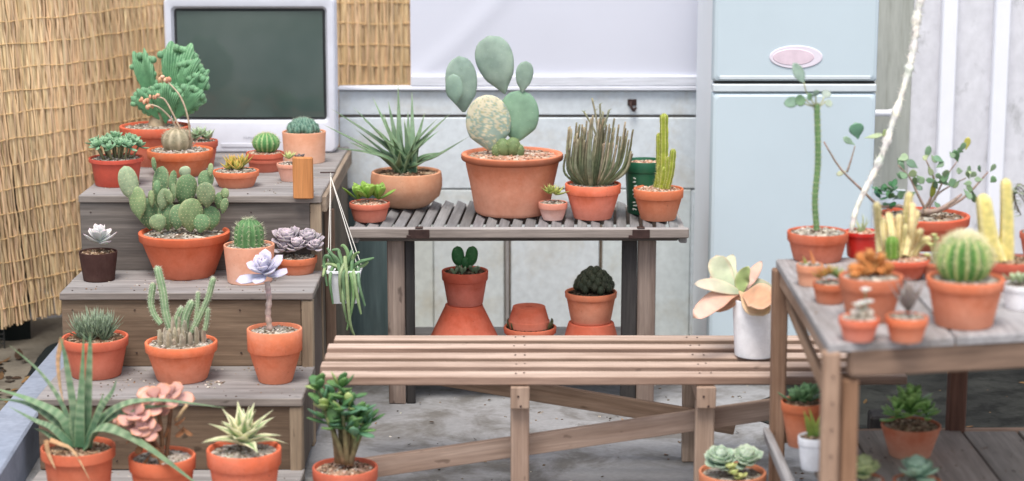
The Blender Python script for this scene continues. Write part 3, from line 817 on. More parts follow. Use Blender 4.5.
# fridge
FX0,FX1,FY=.598,1.088,5.94
fg=thing('refrigerator','pale blue two-door refrigerator with faded oval badge beside the plank wall','refrigerator',((FX0+FX1)/2,FY,0))
fw=FX1-FX0; sz=at_y(790,83,FY).z
mb=MB(); mb.box((0,.30,.755),(fw-.004,.50,1.45),2,None,.008); mb.build('cabinet',M['fridge_side'],fg,False)
def door(name,z0,z1):
    mb=MB(); h=z1-z0; loft([rrect(fw,h,.006,.046,0,(z0+z1)/2),rrect(fw,h,.008,.014,0,(z0+z1)/2),rrect(fw-.008,h-.008,.012,.004,0,(z0+z1)/2),rrect(fw-.026,h-.022,.014,.0,0,(z0+z1)/2)],mb,True,True)
    return mb.build(name,M['fridge'],fg,True,8)
d1=door('freezer_door',sz+.003,1.47); d2=door('fridge_door',.06,sz-.03)
mb=MB(); mb.box((0,.03,sz+.0005),(fw-.012,.05,.006),0,None,.001); mb.build('door_seal',M['seal'],fg,False)
mb=MB(); mb.box((0,.025,sz-.0155),(fw-.001,.05,.025),0,None,.004); mb.build('trim_strip',M['fridge_trim'],fg,False)
mb=MB(); mb.box((-.0,.002,sz+.016),(fw-.04,.008,.012),0,None,.004); mb.build('handle_lip',M['fridge_trim'],d1,False)
c=at_y(796,57,FY)
def oval(mb,rx,rz,y0,y1,cx,cz,n=40):
    loft([[(cx+rx*k*math.cos(2*PI*i/n),y,cz+rz*k*math.sin(2*PI*i/n)) for i in range(n)] for y,k in ((y0,1),(y1+.001,1),(y1,.96))],mb,False,True)
mb=MB(); oval(mb,.079,.034,.002,-.003,c.x-fg.location.x,c.z); b=mb.build('badge',M['badge'],d1,True,15)
mb=MB(); oval(mb,.062,.024,-.002,-.0042,c.x-fg.location.x-.008,c.z); mb.build('badge_print',M['badge_in'],b,True,15)
for sx in (-.2,.2):
    mb=MB(); mb.lathe([(.016,0),(.016,.02),(.02,.03)],16,(sx,.1,0)); mb.build('foot',M['seal'],fg)
# ================================================================== POTS
class P: pass
GREY=[S(196,188,180),S(168,158,150),S(140,126,114),S(212,204,198),S(120,104,92)]
BROWN=[S(140,112,92),S(112,86,68),S(168,140,118),S(92,72,60),S(186,164,146)]
PINKG=[S(206,164,144),S(186,140,120),S(224,190,172),S(160,120,104),S(212,200,190)]
DARKS=[S(70,56,48),S(92,74,62),S(56,46,40),S(110,94,82)]
def pot_profile(style,h,Rr,tb,rimh,soil):
    rb=Rr*tb; zi=h*(1-soil)-.004
    if style=='std':
        rh=h*rimh; bt=Rr*.93
        return [(rb*.96,0),(rb,.003),(rb+(bt-rb)*.5,(h-rh)*.5),(bt,h-rh-.001),(Rr*.975,h-rh+.0005),(Rr*.985,h-rh+.002),(Rr,h-.003),(Rr*.985,h-.0006),(Rr*.96,h),(Rr*.925,h-.0008),(Rr*.91,h-.004),(Rr*.88,zi)]
    if style=='plain':
        return [(rb*.95,0),(rb*.99,.002),(rb,.006),(Rr*.998,h-.004),(Rr*.99,h-.001),(Rr*.965,h),(Rr*.93,h-.001),(Rr*.92,h-.004),(Rr*.9,zi)]
    if style=='bowl':
        return [(rb*.8,0),(rb*.96,.003),(rb*1.12,h*.09),(Rr*.93,h*.32),(Rr*1.0,h*.58),(Rr*1.005,h*.8),(Rr*.985,h*.93),(Rr*.975,h-.002),(Rr*.95,h),(Rr*.9,h-.001),(Rr*.88,h-.005),(Rr*.86,zi)]
    if style=='lip':   # flared body with a heavy dark rolled lip
        return [(rb*.94,0),(rb*.99,.004),(rb*1.02,.012),(rb+(Rr*.9-rb)*.6,h*.5),(Rr*.92,h*.86),(Rr*.935,h*.885),(Rr*.985,h*.895),(Rr,h*.92),(Rr,h*.975),(Rr*.985,h*.995),(Rr*.96,h),(Rr*.90,h-.002),(Rr*.87,h-.008),(Rr*.85,zi)]
    if style=='dbl':
        return [(rb*.95,0),(rb,.003),(Rr*.9,h*.5),(Rr*.955,h*.505),(Rr*.97,h*.62),(Rr*.94,h*.64),(Rr*.965,h*.74),(Rr,h*.76),(Rr,h-.003),(Rr*.98,h),(Rr*.93,h-.001),(Rr*.9,h-.004),(Rr*.88,zi)]
    if style=='plastic':
        return [(rb*.96,0),(rb,.003),(Rr*.90,h*.84),(Rr*.90,h*.85),(Rr*.985,h*.86),(Rr*.99,h-.003),(Rr*.985,h-.0005),(Rr*.965,h),(Rr*.945,h-.0008),(Rr*.93,h-.003),(Rr*.9,zi)]
def potted(name,label,cat,cx,yr,w,yb=None,z=0.0,Y=None,style='std',mat='terra',tb=.72,rimh=.24,soil=.07,sc=GREY,group=None,peb=None,tints=None,tilt=None,soilmb=True):
    if Y is None:
        q=at_z(cx,yb,z); Y=q.y
        for _ in range(4):
            s=F/depth(Vector((0,Y,z))); Y=q.y+w/2/s*tb
    q=at_y(cx,yr,Y); s=F/depth(q); Rr=w/2/s; h=q.z-z; X=q.x
    o=P(); o.root=thing(name,label,cat,(X,Y,z),group); o.Y=Y; o.s=s; o.R=Rr; o.h=h; o.z=z; o.sz=h*(1-soil)
    o.loc=Vector((X,Y,z))
    mb=MB(); pr=pot_profile(style,h,Rr,tb,rimh,soil); j_=jit(WHITE,(.16 if 'terra' in mat else .03),.06 if 'terra' in mat else .008)
    mb.lathe(pr,48,wob=.006,cols=[tuple(t_[q]*j_[q] for q in range(3))+(1,) for t_ in (tints(pr) if tints else [WHITE]*len(pr))])
    o.pot=mb.build('pot',M[mat],o.root,True,38)
    if soilmb:
        mb=MB(); rs_=Rr*.885; n=28; base=sc[1]
        V=[(0,0,o.sz+.004*R.random())];C=[base]
        for k in (.33,.66,1.0):
            for j in range(n):
                a=2*PI*j/n; V.append((rs_*k*math.cos(a),rs_*k*math.sin(a),o.sz+R.uniform(-.002,.004)*(1.2-k)+(.012*Rr/.08)*(1-k)*.5)); C.append(jit(R.choice(sc),.1))
        Fs=[(0,1+j,1+(j+1)%n) for j in range(n)]
        for r_ in range(2):
            for j in range(n):
                a=1+r_*n; Fs.append((a+j,a+n+j,a+n+(j+1)%n,a+(j+1)%n))
        mb.add(V,Fs,C)
        npb=peb if peb is not None else int(150*min(1.6,(Rr/.07)**1.5))
        for _ in range(npb):
            k=math.sqrt(R.random())*.95; a=R.uniform(0,2*PI)
            mb.blob((rs_*k*math.cos(a),rs_*k*math.sin(a),o.sz+.002+(.012*Rr/.08)*(1-k)*.5),R.uniform(.0022,.0052),jit(R.choice(sc),.15),.7)
        o.soil=mb.build('soil',M['soil'],o.root,True,50)
    if tilt: o.root.rotation_euler=tilt
    def Lp(px,py,dy=0): return at_y(px,py,Y+dy)-o.loc
    o.L=Lp; o.m=lambda p:p/s
    return o
def part(o,name,mb,mat='plant',label=None,parent=None,sharp=0):
    return mb.build(name,M[mat],parent or o.root,True,sharp,label)
G=lambda r,g,b:S(r,g,b)
TOP='potted plants on the top tier'; MID='potted plants on the middle tier'; LOW='potted plants on the lower tiers'
SHELF='potted plants on the slatted shelf'; TAB='potted plants on the foreground table'; UND='potted plants on the table shelf'
Z=Vector((0,0,1)); FR=Vector((0,-1,0))

# ---------------- top tier
o=potted('potted_crested_cactus','big red pot of dark green crested cactus with brain-like fans before the television','potted cactus',155,125,70,168,Z1,mat='terra_red',style='std',tb=.74,group=TOP)
mb=MB(); cb=(S(92,142,104),S(146,186,150))
for (bx,by,tx,ty,spread,dy,T_) in ((168,122,183,46,.30,.03,.020),(160,122,140,53,.19,.015,.020),(172,120,197,62,.26,-.005,.020),(172,122,199,90,.34,-.035,.018),(162,122,137,92,.30,-.03,.017),(166,124,167,84,.48,-.035,.022),(174,118,203,76,.22,-.02,.018)):
    A_=o.L(bx,by,dy*.5); B_=o.L(tx,ty,dy); d_=B_-A_; nn=Vector((R.uniform(-.3,.3),-1,R.uniform(-.1,.1))); L_=d_.length
    fan(mb,A_,d_,nn,L_,spread,T_,cb[0],cb[1],waves=1.2,amp=.04,freq=46)
    d_.normalize(); nn=(nn-d_*nn.dot(d_)).normalized(); sd_=d_.cross(nn); q_=-spread*1.0
    while q_<=spread*1.0:
        e_=L_*(.955-.10*(q_/spread)**2+R.uniform(-.02,.02)); p_=A_+(d_*math.cos(q_)+sd_*math.sin(q_))*e_
        mb.ball(p_+nn*R.uniform(-.006,.006),o.m(R.uniform(3.0,4.2)),o.m(R.uniform(3.0,4.0)),12,8,jit(mixc(cb[0],cb[1],.35),.08,.02),7,.16,cb[1])
        for _ in range(7):
            e2=Vector((R.uniform(-1,1),R.uniform(-1,.4),R.uniform(-.3,1))).normalized(); mb.spine(p_+e2*o.m(3.2),e2,.006,.0005,S(206,216,196))
        q_+=.0135/L_*1.0
    for v_ in (.45,.6,.75):      # swollen knuckles down the sides
        for sg_ in (-1,1):
            p_=A_+(d_*math.cos(spread*.9*sg_)+sd_*math.sin(spread*.9*sg_))*(L_*v_*.9); mb.ball(p_,o.m(R.uniform(2.6,3.6)),o.m(R.uniform(3.2,4.6)),12,8,jit(mixc(cb[0],cb[1],.2),.08,.02),7,.16,cb[1])
part(o,'crested_fan',mb,'spiny')
mb=MB(); a=o.L(156,130); b=o.L(163,104)
mb.tube(spline([a-Z*.02,a,b],6),[.034,.034,.033,.03,.028,.026,.024],12,[S(178,160,138)]*7); part(o,'stem',mb,'dry')

o=potted('potted_succulent','small red plastic pot of bushy blue-green rosettes at the corner of the top tier','potted succulent',116,157,55,188,Z1,mat='red_plastic',style='plastic',tb=.78,group=TOP)
mb=MB()
for i in range(22):
    a=i*2.4; k=math.sqrt(i/22)*.85
    c=Vector((o.R*k*math.cos(a),o.R*k*math.sin(a),o.sz+.03+.03*(1-k)+R.uniform(-.006,.012)))
    mb.tube([(c.x*.6,c.y*.6,o.sz-.01),c],.003,6,S(140,140,110))
    rosette(mb,c,13,.034,.015,.0065,.004,5,75,'spat',.4,G(96,140,112),G(150,184,152),tilt=tiltm((-math.sin(a),math.cos(a),0),35*k))
part(o,'leaves',mb)

o=potted('potted_haworthia','small terracotta pot with a pale green rosette behind the grey ball cactus','potted succulent',199,140,38,None,Z1,Y=6.13,mat='terra_red',group=TOP)
mb=MB()
for (cx,cy,n) in ((200,135,16),(194,138,10),(208,138,10)):
    rosette(mb,o.L(cx,cy,-.01),n,.05,.022,.011,.005,12,75,'lance',.3,G(120,156,120),G(196,206,180))
part(o,'rosette',mb)

o=potted('potted_ball_cactus','wide terracotta bowl with a grey ball cactus and three arching flower stalks','potted cactus',180,149,66,178,Z1,mat='terra_new',style='std',tb=.7,rimh=.34,group=TOP)
mb=MB(); c=o.L(177,141); mb.ball(c,o.m(16),o.m(13),30,14,S(150,142,120),10,.12,S(184,172,150))
for i in range(160):
    th=R.uniform(.05,1.5); a=R.uniform(0,6.28); d=Vector((math.sin(th)*math.cos(a),math.sin(th)*math.sin(a),math.cos(th)))
    mb.spine(c+Vector((d.x*o.m(16),d.y*o.m(16),d.z*o.m(13)))*.97,d+Vector((R.uniform(-.6,.6),R.uniform(-.6,.6),R.uniform(-.6,.6))),.012,.0006,jit(S(206,190,170)))
part(o,'globe',mb,'spiny')
mb=MB()
for (x,y) in ((196,146),(190,149),(200,143)):
    blade(mb,o.L(188,148),o.L(x+6,y-6)-o.L(188,148),Z,.05,.007,.003,'needle',.5,S(160,140,130),S(196,160,150))
part(o,'dry_leaves',mb,'dry')
for k,pts in enumerate((((180,135),(172,120),(160,108),(148,104)),((183,135),(174,116),(165,100),(157,97)),((190,140),(188,118),(180,96),(166,80)))):
    mb=MB(); Pp=spline([o.L(x,y,-.02*k+.01) for x,y in pts],14); mb.tube(Pp,[.0034-.0012*i/14 for i in range(15)],7,[mixc(S(186,160,140),S(214,196,176),i/14) for i in range(15)])
    fl=part(o,'flower_stalk',mb,'dry'); mb=MB(); e=Pp[-1]; d=(Pp[-1]-Pp[-3]).normalized()
    for i in range(9 if k!=1 else 4):
        q=e+d*R.uniform(-.008,.02)+Vector((R.uniform(-.012,.012),R.uniform(-.012,.012),R.uniform(-.008,.01)))
        mb.ball(q,R.uniform(.004,.008),R.uniform(.005,.009),7,5,jit(R.choice([S(226,176,146),S(232,196,170),S(206,150,124)]),.08))
    part(o,'flowers',mb,'waxy',parent=fl)

o=potted('potted_globe_cactus','double-rimmed terracotta bowl with a plump ribbed green globe cactus','potted cactus',265,152,38,173,Z1,style='dbl',mat='terra_red',tb=.8,group=TOP,sc=PINKG)
mb=MB(); c=o.L(266,143); mb.ball(c,o.m(14),o.m(10.5),60,14,G(84,136,82),14,.17,G(170,196,138))
for rb in range(14):
    for th in [.25,.5,.75,1.0,1.25,1.5]:
        a=2*PI*rb/14; d=Vector((math.sin(th)*math.cos(a),math.sin(th)*math.sin(a),math.cos(th)))
        for _ in range(4): mb.spine(c+Vector((d.x*o.m(14),d.y*o.m(14),d.z*o.m(10.5))),d+Vector((R.uniform(-.9,.9),R.uniform(-.9,.9),R.uniform(-.9,.9))),.007,.0005,S(210,206,170))
part(o,'globe',mb,'spiny')

o=potted('potted_succulent','little orange pot of yellow-green rosettes with red-orange tips','potted succulent',236,170,46,189,Z1,mat='terra_new',style='std',tb=.76,rimh=.36,group=TOP)
mb=MB()
for (cx,cy,sz,n) in ((232,166,1,14),(243,165,1.05,14),(237,169,.9,10),(228,168,.7,9)):
    c=o.L(cx,cy,R.uniform(-.03,.02)); mb.tube([c-Z*.03,c],.004,6,S(130,120,80))
    rosette(mb,c,n,.045*sz,.03*sz,.0085,.005,25,82,'lance',.35,G(120,150,70),G(206,184,98),S(232,136,90),ew=.55)
part(o,'rosettes',mb)

o=potted('potted_succulent','small pale terracotta pot with lime and dark rosettes behind the wooden peg','potted succulent',291,163,29,182,Z1,mat='terra_pink',tb=.72,group=TOP)
mb=MB(); rosette(mb,o.L(289,158),16,.032,.014,.007,.004,15,80,'lance',.4,G(140,160,90),G(206,206,150)); part(o,'lime_rosette',mb)
mb=MB(); rosette(mb,o.L(300,159),14,.026,.01,.006,.004,15,80,'spat',.4,G(84,80,84),G(120,108,112)); part(o,'dark_rosette',mb)

o=potted('potted_cluster_cactus','smooth peach cylinder pot with a dark blue-green domed cluster cactus','potted cactus',304,131,44,165,Z1,mat='terra_pink',style='plain',tb=.93,group=TOP,tints=lambda pr:[(1.02,.93,.86,1)]*len(pr))
mb=MB()
for i in range(36):
    t=(i+.5)/36; th=math.acos(1-t)*.98; a=i*2.4
    d=Vector((math.sin(th)*math.cos(a),math.sin(th)*math.sin(a),math.cos(th)))
    c=o.L(303,131)+Vector((d.x*o.m(15),d.y*o.m(15),d.z*o.m(11.5)))*.85
    mb.ball(c,o.m(4.6),o.m(4.4),12,8,jit(G(66,106,94),.12),6,.1,G(130,160,146))
    for _ in range(10):
        e=d+Vector((R.uniform(-1,1),R.uniform(-1,1),R.uniform(-1,1)))*.8; mb.spine(c+e.normalized()*o.m(4.3),e,.006,.0005,S(190,200,186))
part(o,'cluster',mb,'spiny')

# ---------------- middle tier
o=potted('potted_white_rosette','small dark brown bark-like pot with a chalk-white rosette','potted succulent',98,251,38,283,Z2,mat='brown_pot',style='plain',tb=.82,group=MID,sc=BROWN)
mb=MB(); c=o.L(100,243); rosette(mb,c,20,.062,.02,.014,.006,0,85,'spat',.45,S(176,190,186),S(226,220,226),S(228,200,214),rise=.03,ew=.35); part(o,'rosette',mb,'waxy')

o=potted('potted_prickly_pear','wide orange pot crowded with spiny bunny-ear prickly pear pads on the middle tier','potted cactus',184,231,91,281,Z2,mat='terra_new',style='std',tb=.64,rimh=.2,group=MID,tints=lambda pr:[(1,.86,.78,1)]*len(pr))
pads=[(150,228,147,200,22,0,.02),(168,229,167,203,22,0,-.02),(190,230,191,200,26,1,-.03),(210,229,211,208,20,0,-.01),(134,200,124,168,20,2,.0),(140,218,136,188,18,1,-.01),(158,206,163,168,19,0,.03),(182,205,189,176,22,0,.02),(152,206,151,192,7,1,.0),(161,209,166,190,13,1,-.03),(172,203,166,191,9,1,-.04),(171,192,174,172,8,0,-.03),(207,206,205,184,19,1,-.02),(203,190,208,172,16,0,.01),(218,207,222,194,12,0,.0),(225,198,225,190,9,1,-.01),(186,176,184,168,12,2,.03),(155,170,153,159,5,1,.02),(210,176,211,165,6,1,.0),(158,194,157,182,8,0,-.02),(176,228,180,206,18,0,-.045),(160,230,156,216,17,1,-.05),(200,231,203,216,18,0,-.045),(174,200,173,184,6,1,-.03),(222,212,226,200,8,1,-.02)]
gc=[G(108,138,100),G(130,150,112),G(158,174,146)]
for (x0,y0,x1,y1,wd,ci,dy) in pads:
    mb=MB(); a=o.L(x0,y0+2,dy); b=o.L(x1,y1-2,dy+R.uniform(-.01,.01)); c=jit(gc[ci],.1)
    pad(mb,a,b-a,Vector((R.uniform(-.55,.55),-1,R.uniform(-.2,.3))),(b-a).length,o.m(wd)/2,o.m(wd)*.16+.004,c,S(214,206,166),.0095,(2,.004,.0003,S(226,220,190)),rim=mixc(c,S(190,190,150),.35),dotr=.0012)
    part(o,'pad',mb,'spiny')

o=potted('potted_barrel_cactus','pinkish cylinder pot with a short flat-topped spiny green barrel cactus','potted cactus',249,244,51,286,Z2,mat='terra_pink',style='plain',tb=.88,group=MID)
mb=MB(); r=o.m(15); column(mb,[o.L(249,251),o.L(249,233)],r,14,.16,G(84,124,80),G(128,158,110),(.010,5,.013,.0005,S(206,206,180)))
part(o,'stem',mb,'spiny')
mb=MB(); c=o.L(249,226)
for i in range(120):
    a=R.uniform(0,6.28); k=math.sqrt(R.random()); mb.spine(c+Vector((r*.7*k*math.cos(a),r*.7*k*math.sin(a),-.008*k*k)),Z+Vector((math.cos(a),math.sin(a),0))*.6*k+Vector((R.uniform(-.5,.5),R.uniform(-.5,.5),0)),.014,.0007,jit(S(216,190,172)))
mb.spine(c,Z+Vector((-.1,0,0)),.034,.001,S(120,90,70)); part(o,'woolly_crown',mb,'dry')

o=potted('potted_echeveria','orange terracotta bowl of three dusty grey-lilac echeveria rosettes','potted succulent',296,256,42,276,Z2,mat='terra_new',style='std',tb=.82,rimh=.4,group=MID)
for (cx,cy,sz,n) in ((288,243,1.1,34),(309,244,.95,30),(297,249,.8,22),(316,249,.6,16),(284,251,.65,16)):
    mb=MB(); rosette(mb,o.L(cx,cy,-.02 if cy>246 else .01),n,.056*sz,.02*sz,.018*sz,.006,2,80,'spat',.5,S(146,148,158),S(190,178,190),S(206,186,200),cup=.25,rise=.02,ew=.4,tilt=tiltm((1,0,0),18)); part(o,'rosette',mb,'waxy')

# ---------------- lower tiers
o=potted('potted_spiky_succulent','orange-red pot of fine grey-green needle leaves on the lower tier','potted succulent',95,336,66,381,Z3,mat='terra_red',style='std',tb=.74,rimh=.24,group=LOW,tints=lambda pr:[(1.08,.95,.88,1)]*len(pr),sc=BROWN)
mb=MB()
for i in range(20):
    a=i*2.4; k=math.sqrt(i/20)*.5; c=Vector((o.R*k*math.cos(a),o.R*k*math.sin(a),o.sz))
    rosette(mb,c+Z*R.uniform(.0,.016),18,.06,.07,.003,.0024,35,88,'needle',.2,G(84,104,88),G(142,156,136),tilt=tiltm((-math.sin(a),math.cos(a),0),30*k),nseg=4,k=5)
part(o,'leaves',mb)

o=potted('potted_columnar_cactus','orange pot of pale thin upright finger cactus stems over dry clumps','potted cactus',181,341,72,385,Z3,mat='terra_new',style='std',tb=.7,rimh=.25,group=LOW)
for pts,w in (([(172,330),(166,312),(163,290),(158,268)],8),([(161,322),(154,312),(151,300),(153,284)],6.5),([(192,330),(200,314),(208,296),(213,278)],6),([(184,328),(186,314),(191,302)],8.5),([(194,330),(197,310),(198,292)],4.5),([(176,330),(177,318),(181,308)],7),([(205,328),(207,318),(208,308)],5)):
    mb=MB(); column(mb,[o.L(x,y+2,(180-x)*.0005) for x,y in pts],o.m(w)/2,7,.2,G(138,164,128),G(190,204,172),(.006,3,.006,.0004,S(226,226,210))); part(o,'stem',mb,'spiny')
mb=MB()
for i in range(40):
    a=R.uniform(0,6.28); k=math.sqrt(R.random())*.62; h_=R.uniform(.015,.05)*(1.2-k)
    c=Vector((o.R*k*math.cos(a),o.R*k*math.sin(a),o.sz))
    mb.ball(c+Z*h_*.6,.008,h_,8,7,jit(S(158,146,130),.15),5,.15,S(196,190,176))
    for _ in range(12): mb.spine(c+Z*R.uniform(.2,1.5)*h_+Vector((R.uniform(-.007,.007),R.uniform(-.007,.007),0)),Vector((R.uniform(-1,1),R.uniform(-1,1),R.uniform(-.2,.8))),.012,.0005,jit(S(206,198,186)))
part(o,'dry_clump',mb,'dry')

o=potted('potted_tree_echeveria','tall wide-banded terracotta pot with a lavender rosette on a thick bare stem','potted succulent',274.5,328,55,385,Z3,mat='terra_new',style='std',tb=.62,rimh=.42,group=LOW,tints=lambda pr:[(1,.9,.86,1) if z_<pr[8][1]*.70 else (1.06,1.35,1.65,1) for r_,z_ in pr])
mb=MB(); Pp=spline([o.L(270,330),o.L(268,314),o.L(269,298),o.L(267,282)],20)
mb.tube(Pp,[.0075+.0012*math.sin(i*1.9)+.002*(i<2) for i in range(21)],10,[jit(mixc(S(186,160,150),S(212,190,190),i/20),.12) for i in range(21)]); part(o,'stem',mb,'dry')
mb=MB(); rosette(mb,o.L(266,275),19,.075,.026,.019,.007,-8,74,'spat',.45,S(186,186,212),S(206,202,226),S(222,206,226),cup=.28,rise=.03,tilt=tiltm((1,0,0),28)@tiltm((0,1,0),-8),ew=.4); part(o,'rosette',mb,'waxy')

FL='potted plants at the foot of the plant stand'
o=potted('potted_gasteria','red pot of long banded strap leaves sprawling at the front left corner','potted succulent',78,446,74,None,Z4,Y=4.62,mat='terra_red',style='plastic',tb=.74,group=FL,sc=BROWN,tints=lambda pr:[(1.06,.9,.82,1)]*len(pr))
gd,gl=G(72,108,82),G(122,148,116); be_=lambda t:.55*max(0,math.sin(t*85))**3
def strap(mb,pts,w,th=.006,c0=gd,c1=gl,n=26,prof='long',up=Vector((0,-.5,1)),edge=G(170,184,146),band=True,mb_o=o):
    Pp=spline(pts,n); ups=[Vector(up)]*(n+1)
    sweep_leaf(mb,Pp,ups,w,th,prof,c0,c1,edge,8,.25,.22,(S(176,190,160),be_) if band else None,.45)
straps=[([(80,447),(80,420),(82,380),(84,330)],7,(0,-1,.1)),([(78,447),(74,410),(66,360),(60,336)],6,(0,-1,.1)),([(86,447),(88,400),(90,350),(90,332)],6,(0,-1,.1)),
 ([(76,447),(62,418),(30,400),(-6,388)],8,(-.3,-.5,1)),([(74,447),(58,424),(28,404),(-8,398)],7,(-.3,-.5,1)),([(72,447),(52,428),(34,420),(8,406)],6,(-.2,-.5,1)),
 ([(84,447),(100,428),(142,444),(215,498)],12,(.3,-.4,1)),([(84,446),(110,412),(150,400),(228,408)],7,(.1,-.5,1)),([(84,446),(106,420),(140,408),(176,406)],7,(.1,-.6,1)),
 ([(78,446),(62,404),(40,372),(8,344)],3.4,(0,-1,.4)),([(86,446),(100,410),(112,392),(117,378)],4.5,(0,-1,.3)),([(72,448),(56,440),(44,432),(34,428)],5,(-.2,-.5,1)),([(80,448),(74,430),(72,412),(71,396)],6,(0,-1,.2)),([(88,448),(92,428),(98,410),(104,392)],5,(0,-1,.2))]
mb=MB()
for k,(pp,w,u) in enumerate(straps):
    strap(mb,[o.L(x,y,(-.02*i-.015*(k%3)) if k in(6,) else (.012*((k%5)-2))*(.3+i*.25)) for i,(x,y) in enumerate(pp)],o.m(w)*.82,.008,up=u,c0=jit(gd,.12),c1=jit(gl,.1))
part(o,'leaves',mb)
mb=MB()
for pp in ([(62,338),(58,360),(60,386),(64,404)],[(50,440),(60,444),(74,452),(92,484)],[(46,440),(48,452),(52,462),(56,470)]):
    Pp=spline([o.L(x,y,-.085 if y>430 else .01) for x,y in pp],14); sweep_leaf(mb,Pp,[Vector((.3,-1,.2))]*15,.006,.002,'long',S(206,160,122),S(222,184,148),None,6,.4,.3)
part(o,'dry_leaves',mb,'dry')

o=potted('potted_pink_succulent','orange-red pot with pink and peach fleshy rosettes on woody stems','potted succulent',162,455,67,None,Z4,Y=4.66,mat='terra_red',style='std',tb=.74,rimh=.24,group=FL,tints=lambda pr:[(1.1,.98,.9,1)]*len(pr))
cent=[(136,418,1.05,-.03),(156,402,1.0,.0),(172,398,.9,.02),(145,430,.8,-.04),(128,424,.6,-.02)]
mb=MB()
for (cx,cy,sz,dy) in cent:
    mb.tube(spline([Vector((R.uniform(-.012,.012),R.uniform(-.01,.01),o.sz-.005)),o.L((cx+162)/2+2,(cy+456)/2,dy/2),o.L(cx,cy,dy)],8),.0055,8,[jit(S(126,92,72),.15) for _ in range(9)])
for _ in range(16):
    cx,cy,_s,dy=R.choice(cent); q=o.L(cx+R.uniform(2,14),cy+R.uniform(8,30),dy); blade(mb,q,Vector((R.uniform(-1,1),R.uniform(-1,.3),-.8)),Z,.035,.010,.002,'obov',.5,S(140,98,72),S(176,124,90))
part(o,'stems',mb,'dry')
for (cx,cy,sz,dy) in cent:
    mb=MB(); rosette(mb,o.L(cx,cy,dy),8,.062*sz,.034*sz,.022*sz,.010,-25,48,'obov',.12,S(200,164,166),S(220,164,150),S(228,150,112),cup=.1,tilt=tiltm((1,0,0),40)@tiltm((0,0,1),R.uniform(0,90)),ew=.5,cj=.1,rise=.012); part(o,'rosette',mb,'waxy')
mb=MB(); mb.tube(spline([o.L(176,420,.0),o.L(183,410,-.01),o.L(187,405,-.01)],5),.004,7,S(206,176,140)); part(o,'cut_stem',mb,'dry')

o=potted('potted_agave','orange terracotta pot with a cream-edged green agave rosette','potted succulent',244,448,75,None,Z4,Y=4.64,mat='terra_new',style='std',tb=.72,rimh=.24,group=FL)
mb=MB(); c=o.L(243,444)
for i in range(22):
    t=i/21; az=i*2.4+.4; el=rad(12+66*t); h=Vector((math.cos(az),math.sin(az),0)); d=h*math.cos(el)+Z*math.sin(el); up=Z*math.cos(el)-h*math.sin(el)
    blade(mb,c+Z*.012*t,d,up,.115-.025*t+R.uniform(-.008,.008),.021,.006,'lance',-.75+.7*t,G(116,146,104),G(146,170,116),S(232,226,192),9,14,.3,.25,ew=1,eth=.62)
part(o,'leaves',mb)

o=potted('potted_jade_plant','low terracotta pot with a bushy jade plant tucked under the bench end','potted succulent',345,466,66,None,0,Y=4.70,mat='terra_red',style='std',tb=.74,group=FL,sc=BROWN+PINKG)
mb=MB(); tips=[]
for (bx,by,tx,ty,dy) in ((340,463,322,402,0),(343,463,334,396,.02),(346,463,350,398,-.02),(348,463,360,410,.0),(350,464,356,432,-.03),(344,463,326,418,-.04),(338,463,318,390,.03),(347,464,342,408,-.04),(350,462,366,424,.02),(346,463,340,388,.03)):
    Pp=spline([o.L(bx,by,dy*.3),o.L((bx*.6+tx*.4)+R.uniform(-3,3),by*.5+ty*.5,dy*.7),o.L(tx,ty,dy)],8)
    mb.tube(Pp,[.0085-.0052*i/8 for i in range(9)],8,[jit(mixc(S(146,120,96),S(120,128,90),i/8),.12) for i in range(9)]); tips.append((Pp,dy))
part(o,'stems',mb,'dry')
mb=MB()
for Pp,dy in tips:
    for i in range(10):
        k=R.choice([5,6,7,7,8,8,8]); q=Pp[k]; a=R.uniform(0,6.28); el=R.uniform(-.1,1.2); d=Vector((math.cos(a)*math.cos(el),math.sin(a)*math.cos(el),math.sin(el)))
        c0,c1=R.choice([(G(58,98,62),G(92,132,84)),(G(72,112,66),G(108,144,86)),(G(136,160,92),G(176,190,128)),(G(60,104,78),G(104,146,116))])
        blade(mb,q,d,Z,R.uniform(.04,.06),R.uniform(.011,.0155),.006,'obov',R.uniform(-.3,.5),c0,c1,None,6,8,.6,.12)
part(o,'leaves',mb,'leaf')

# hanging pot
hx=at_y(345,283,5.52); ho=P(); s_=F/depth(hx)
zb=at_y(345,301,5.52).z; hr=thing('hanging_pot','square white hanging pot of trailing green stems strung from the side of the stand','hanging plant',(hx.x,5.52,zb))
HL=lambda px,py,dy=0:at_y(px,py,5.52+dy)-Vector((hx.x,5.52,zb))
mb=MB(); w=34/s_; h=HL(345,268).z
loft([rrect_h for rrect_h in [[(p[0],p[2],0) for p in rrect(w*.72,w*.72,.006,0)],[(p[0],p[2],h*.93) for p in rrect(w*.92,w*.92,.006,0)],[(p[0],p[2],h*.93) for p in rrect(w,w,.007,0)],[(p[0],p[2],h) for p in rrect(w,w,.007,0)],[(p[0],p[2],h) for p in rrect(w*.9,w*.9,.005,0)],[(p[0],p[2],h-.012) for p in rrect(w*.88,w*.88,.005,0)]]],mb,True,True)
mb.build('pot',M['white_pot'],hr,True,30)
top=HL(332,181,.1); top.x=(SX1+.02)-hx.x; top.y=Y1+.1-5.52
mb=MB()
for (sx,sy) in ((-1,-1),(1,-1),(-1,1),(1,1)): mb.tube([Vector((sx*w*.46,sy*w*.46,h-.004)),top],.0011,5)
mb.tube([top,top+Vector((0,0,.012))],.0022,5); mb.build('string',M['string'],hr)
mb=MB(); mb.tube([top+Vector((-.03,0,.012)),top+Vector((.012,0,.012))],.0022,6); mb.build('nail',M['metal'],hr)
mb=MB(); gcs=[G(122,150,108),G(146,168,124),G(104,134,100)]
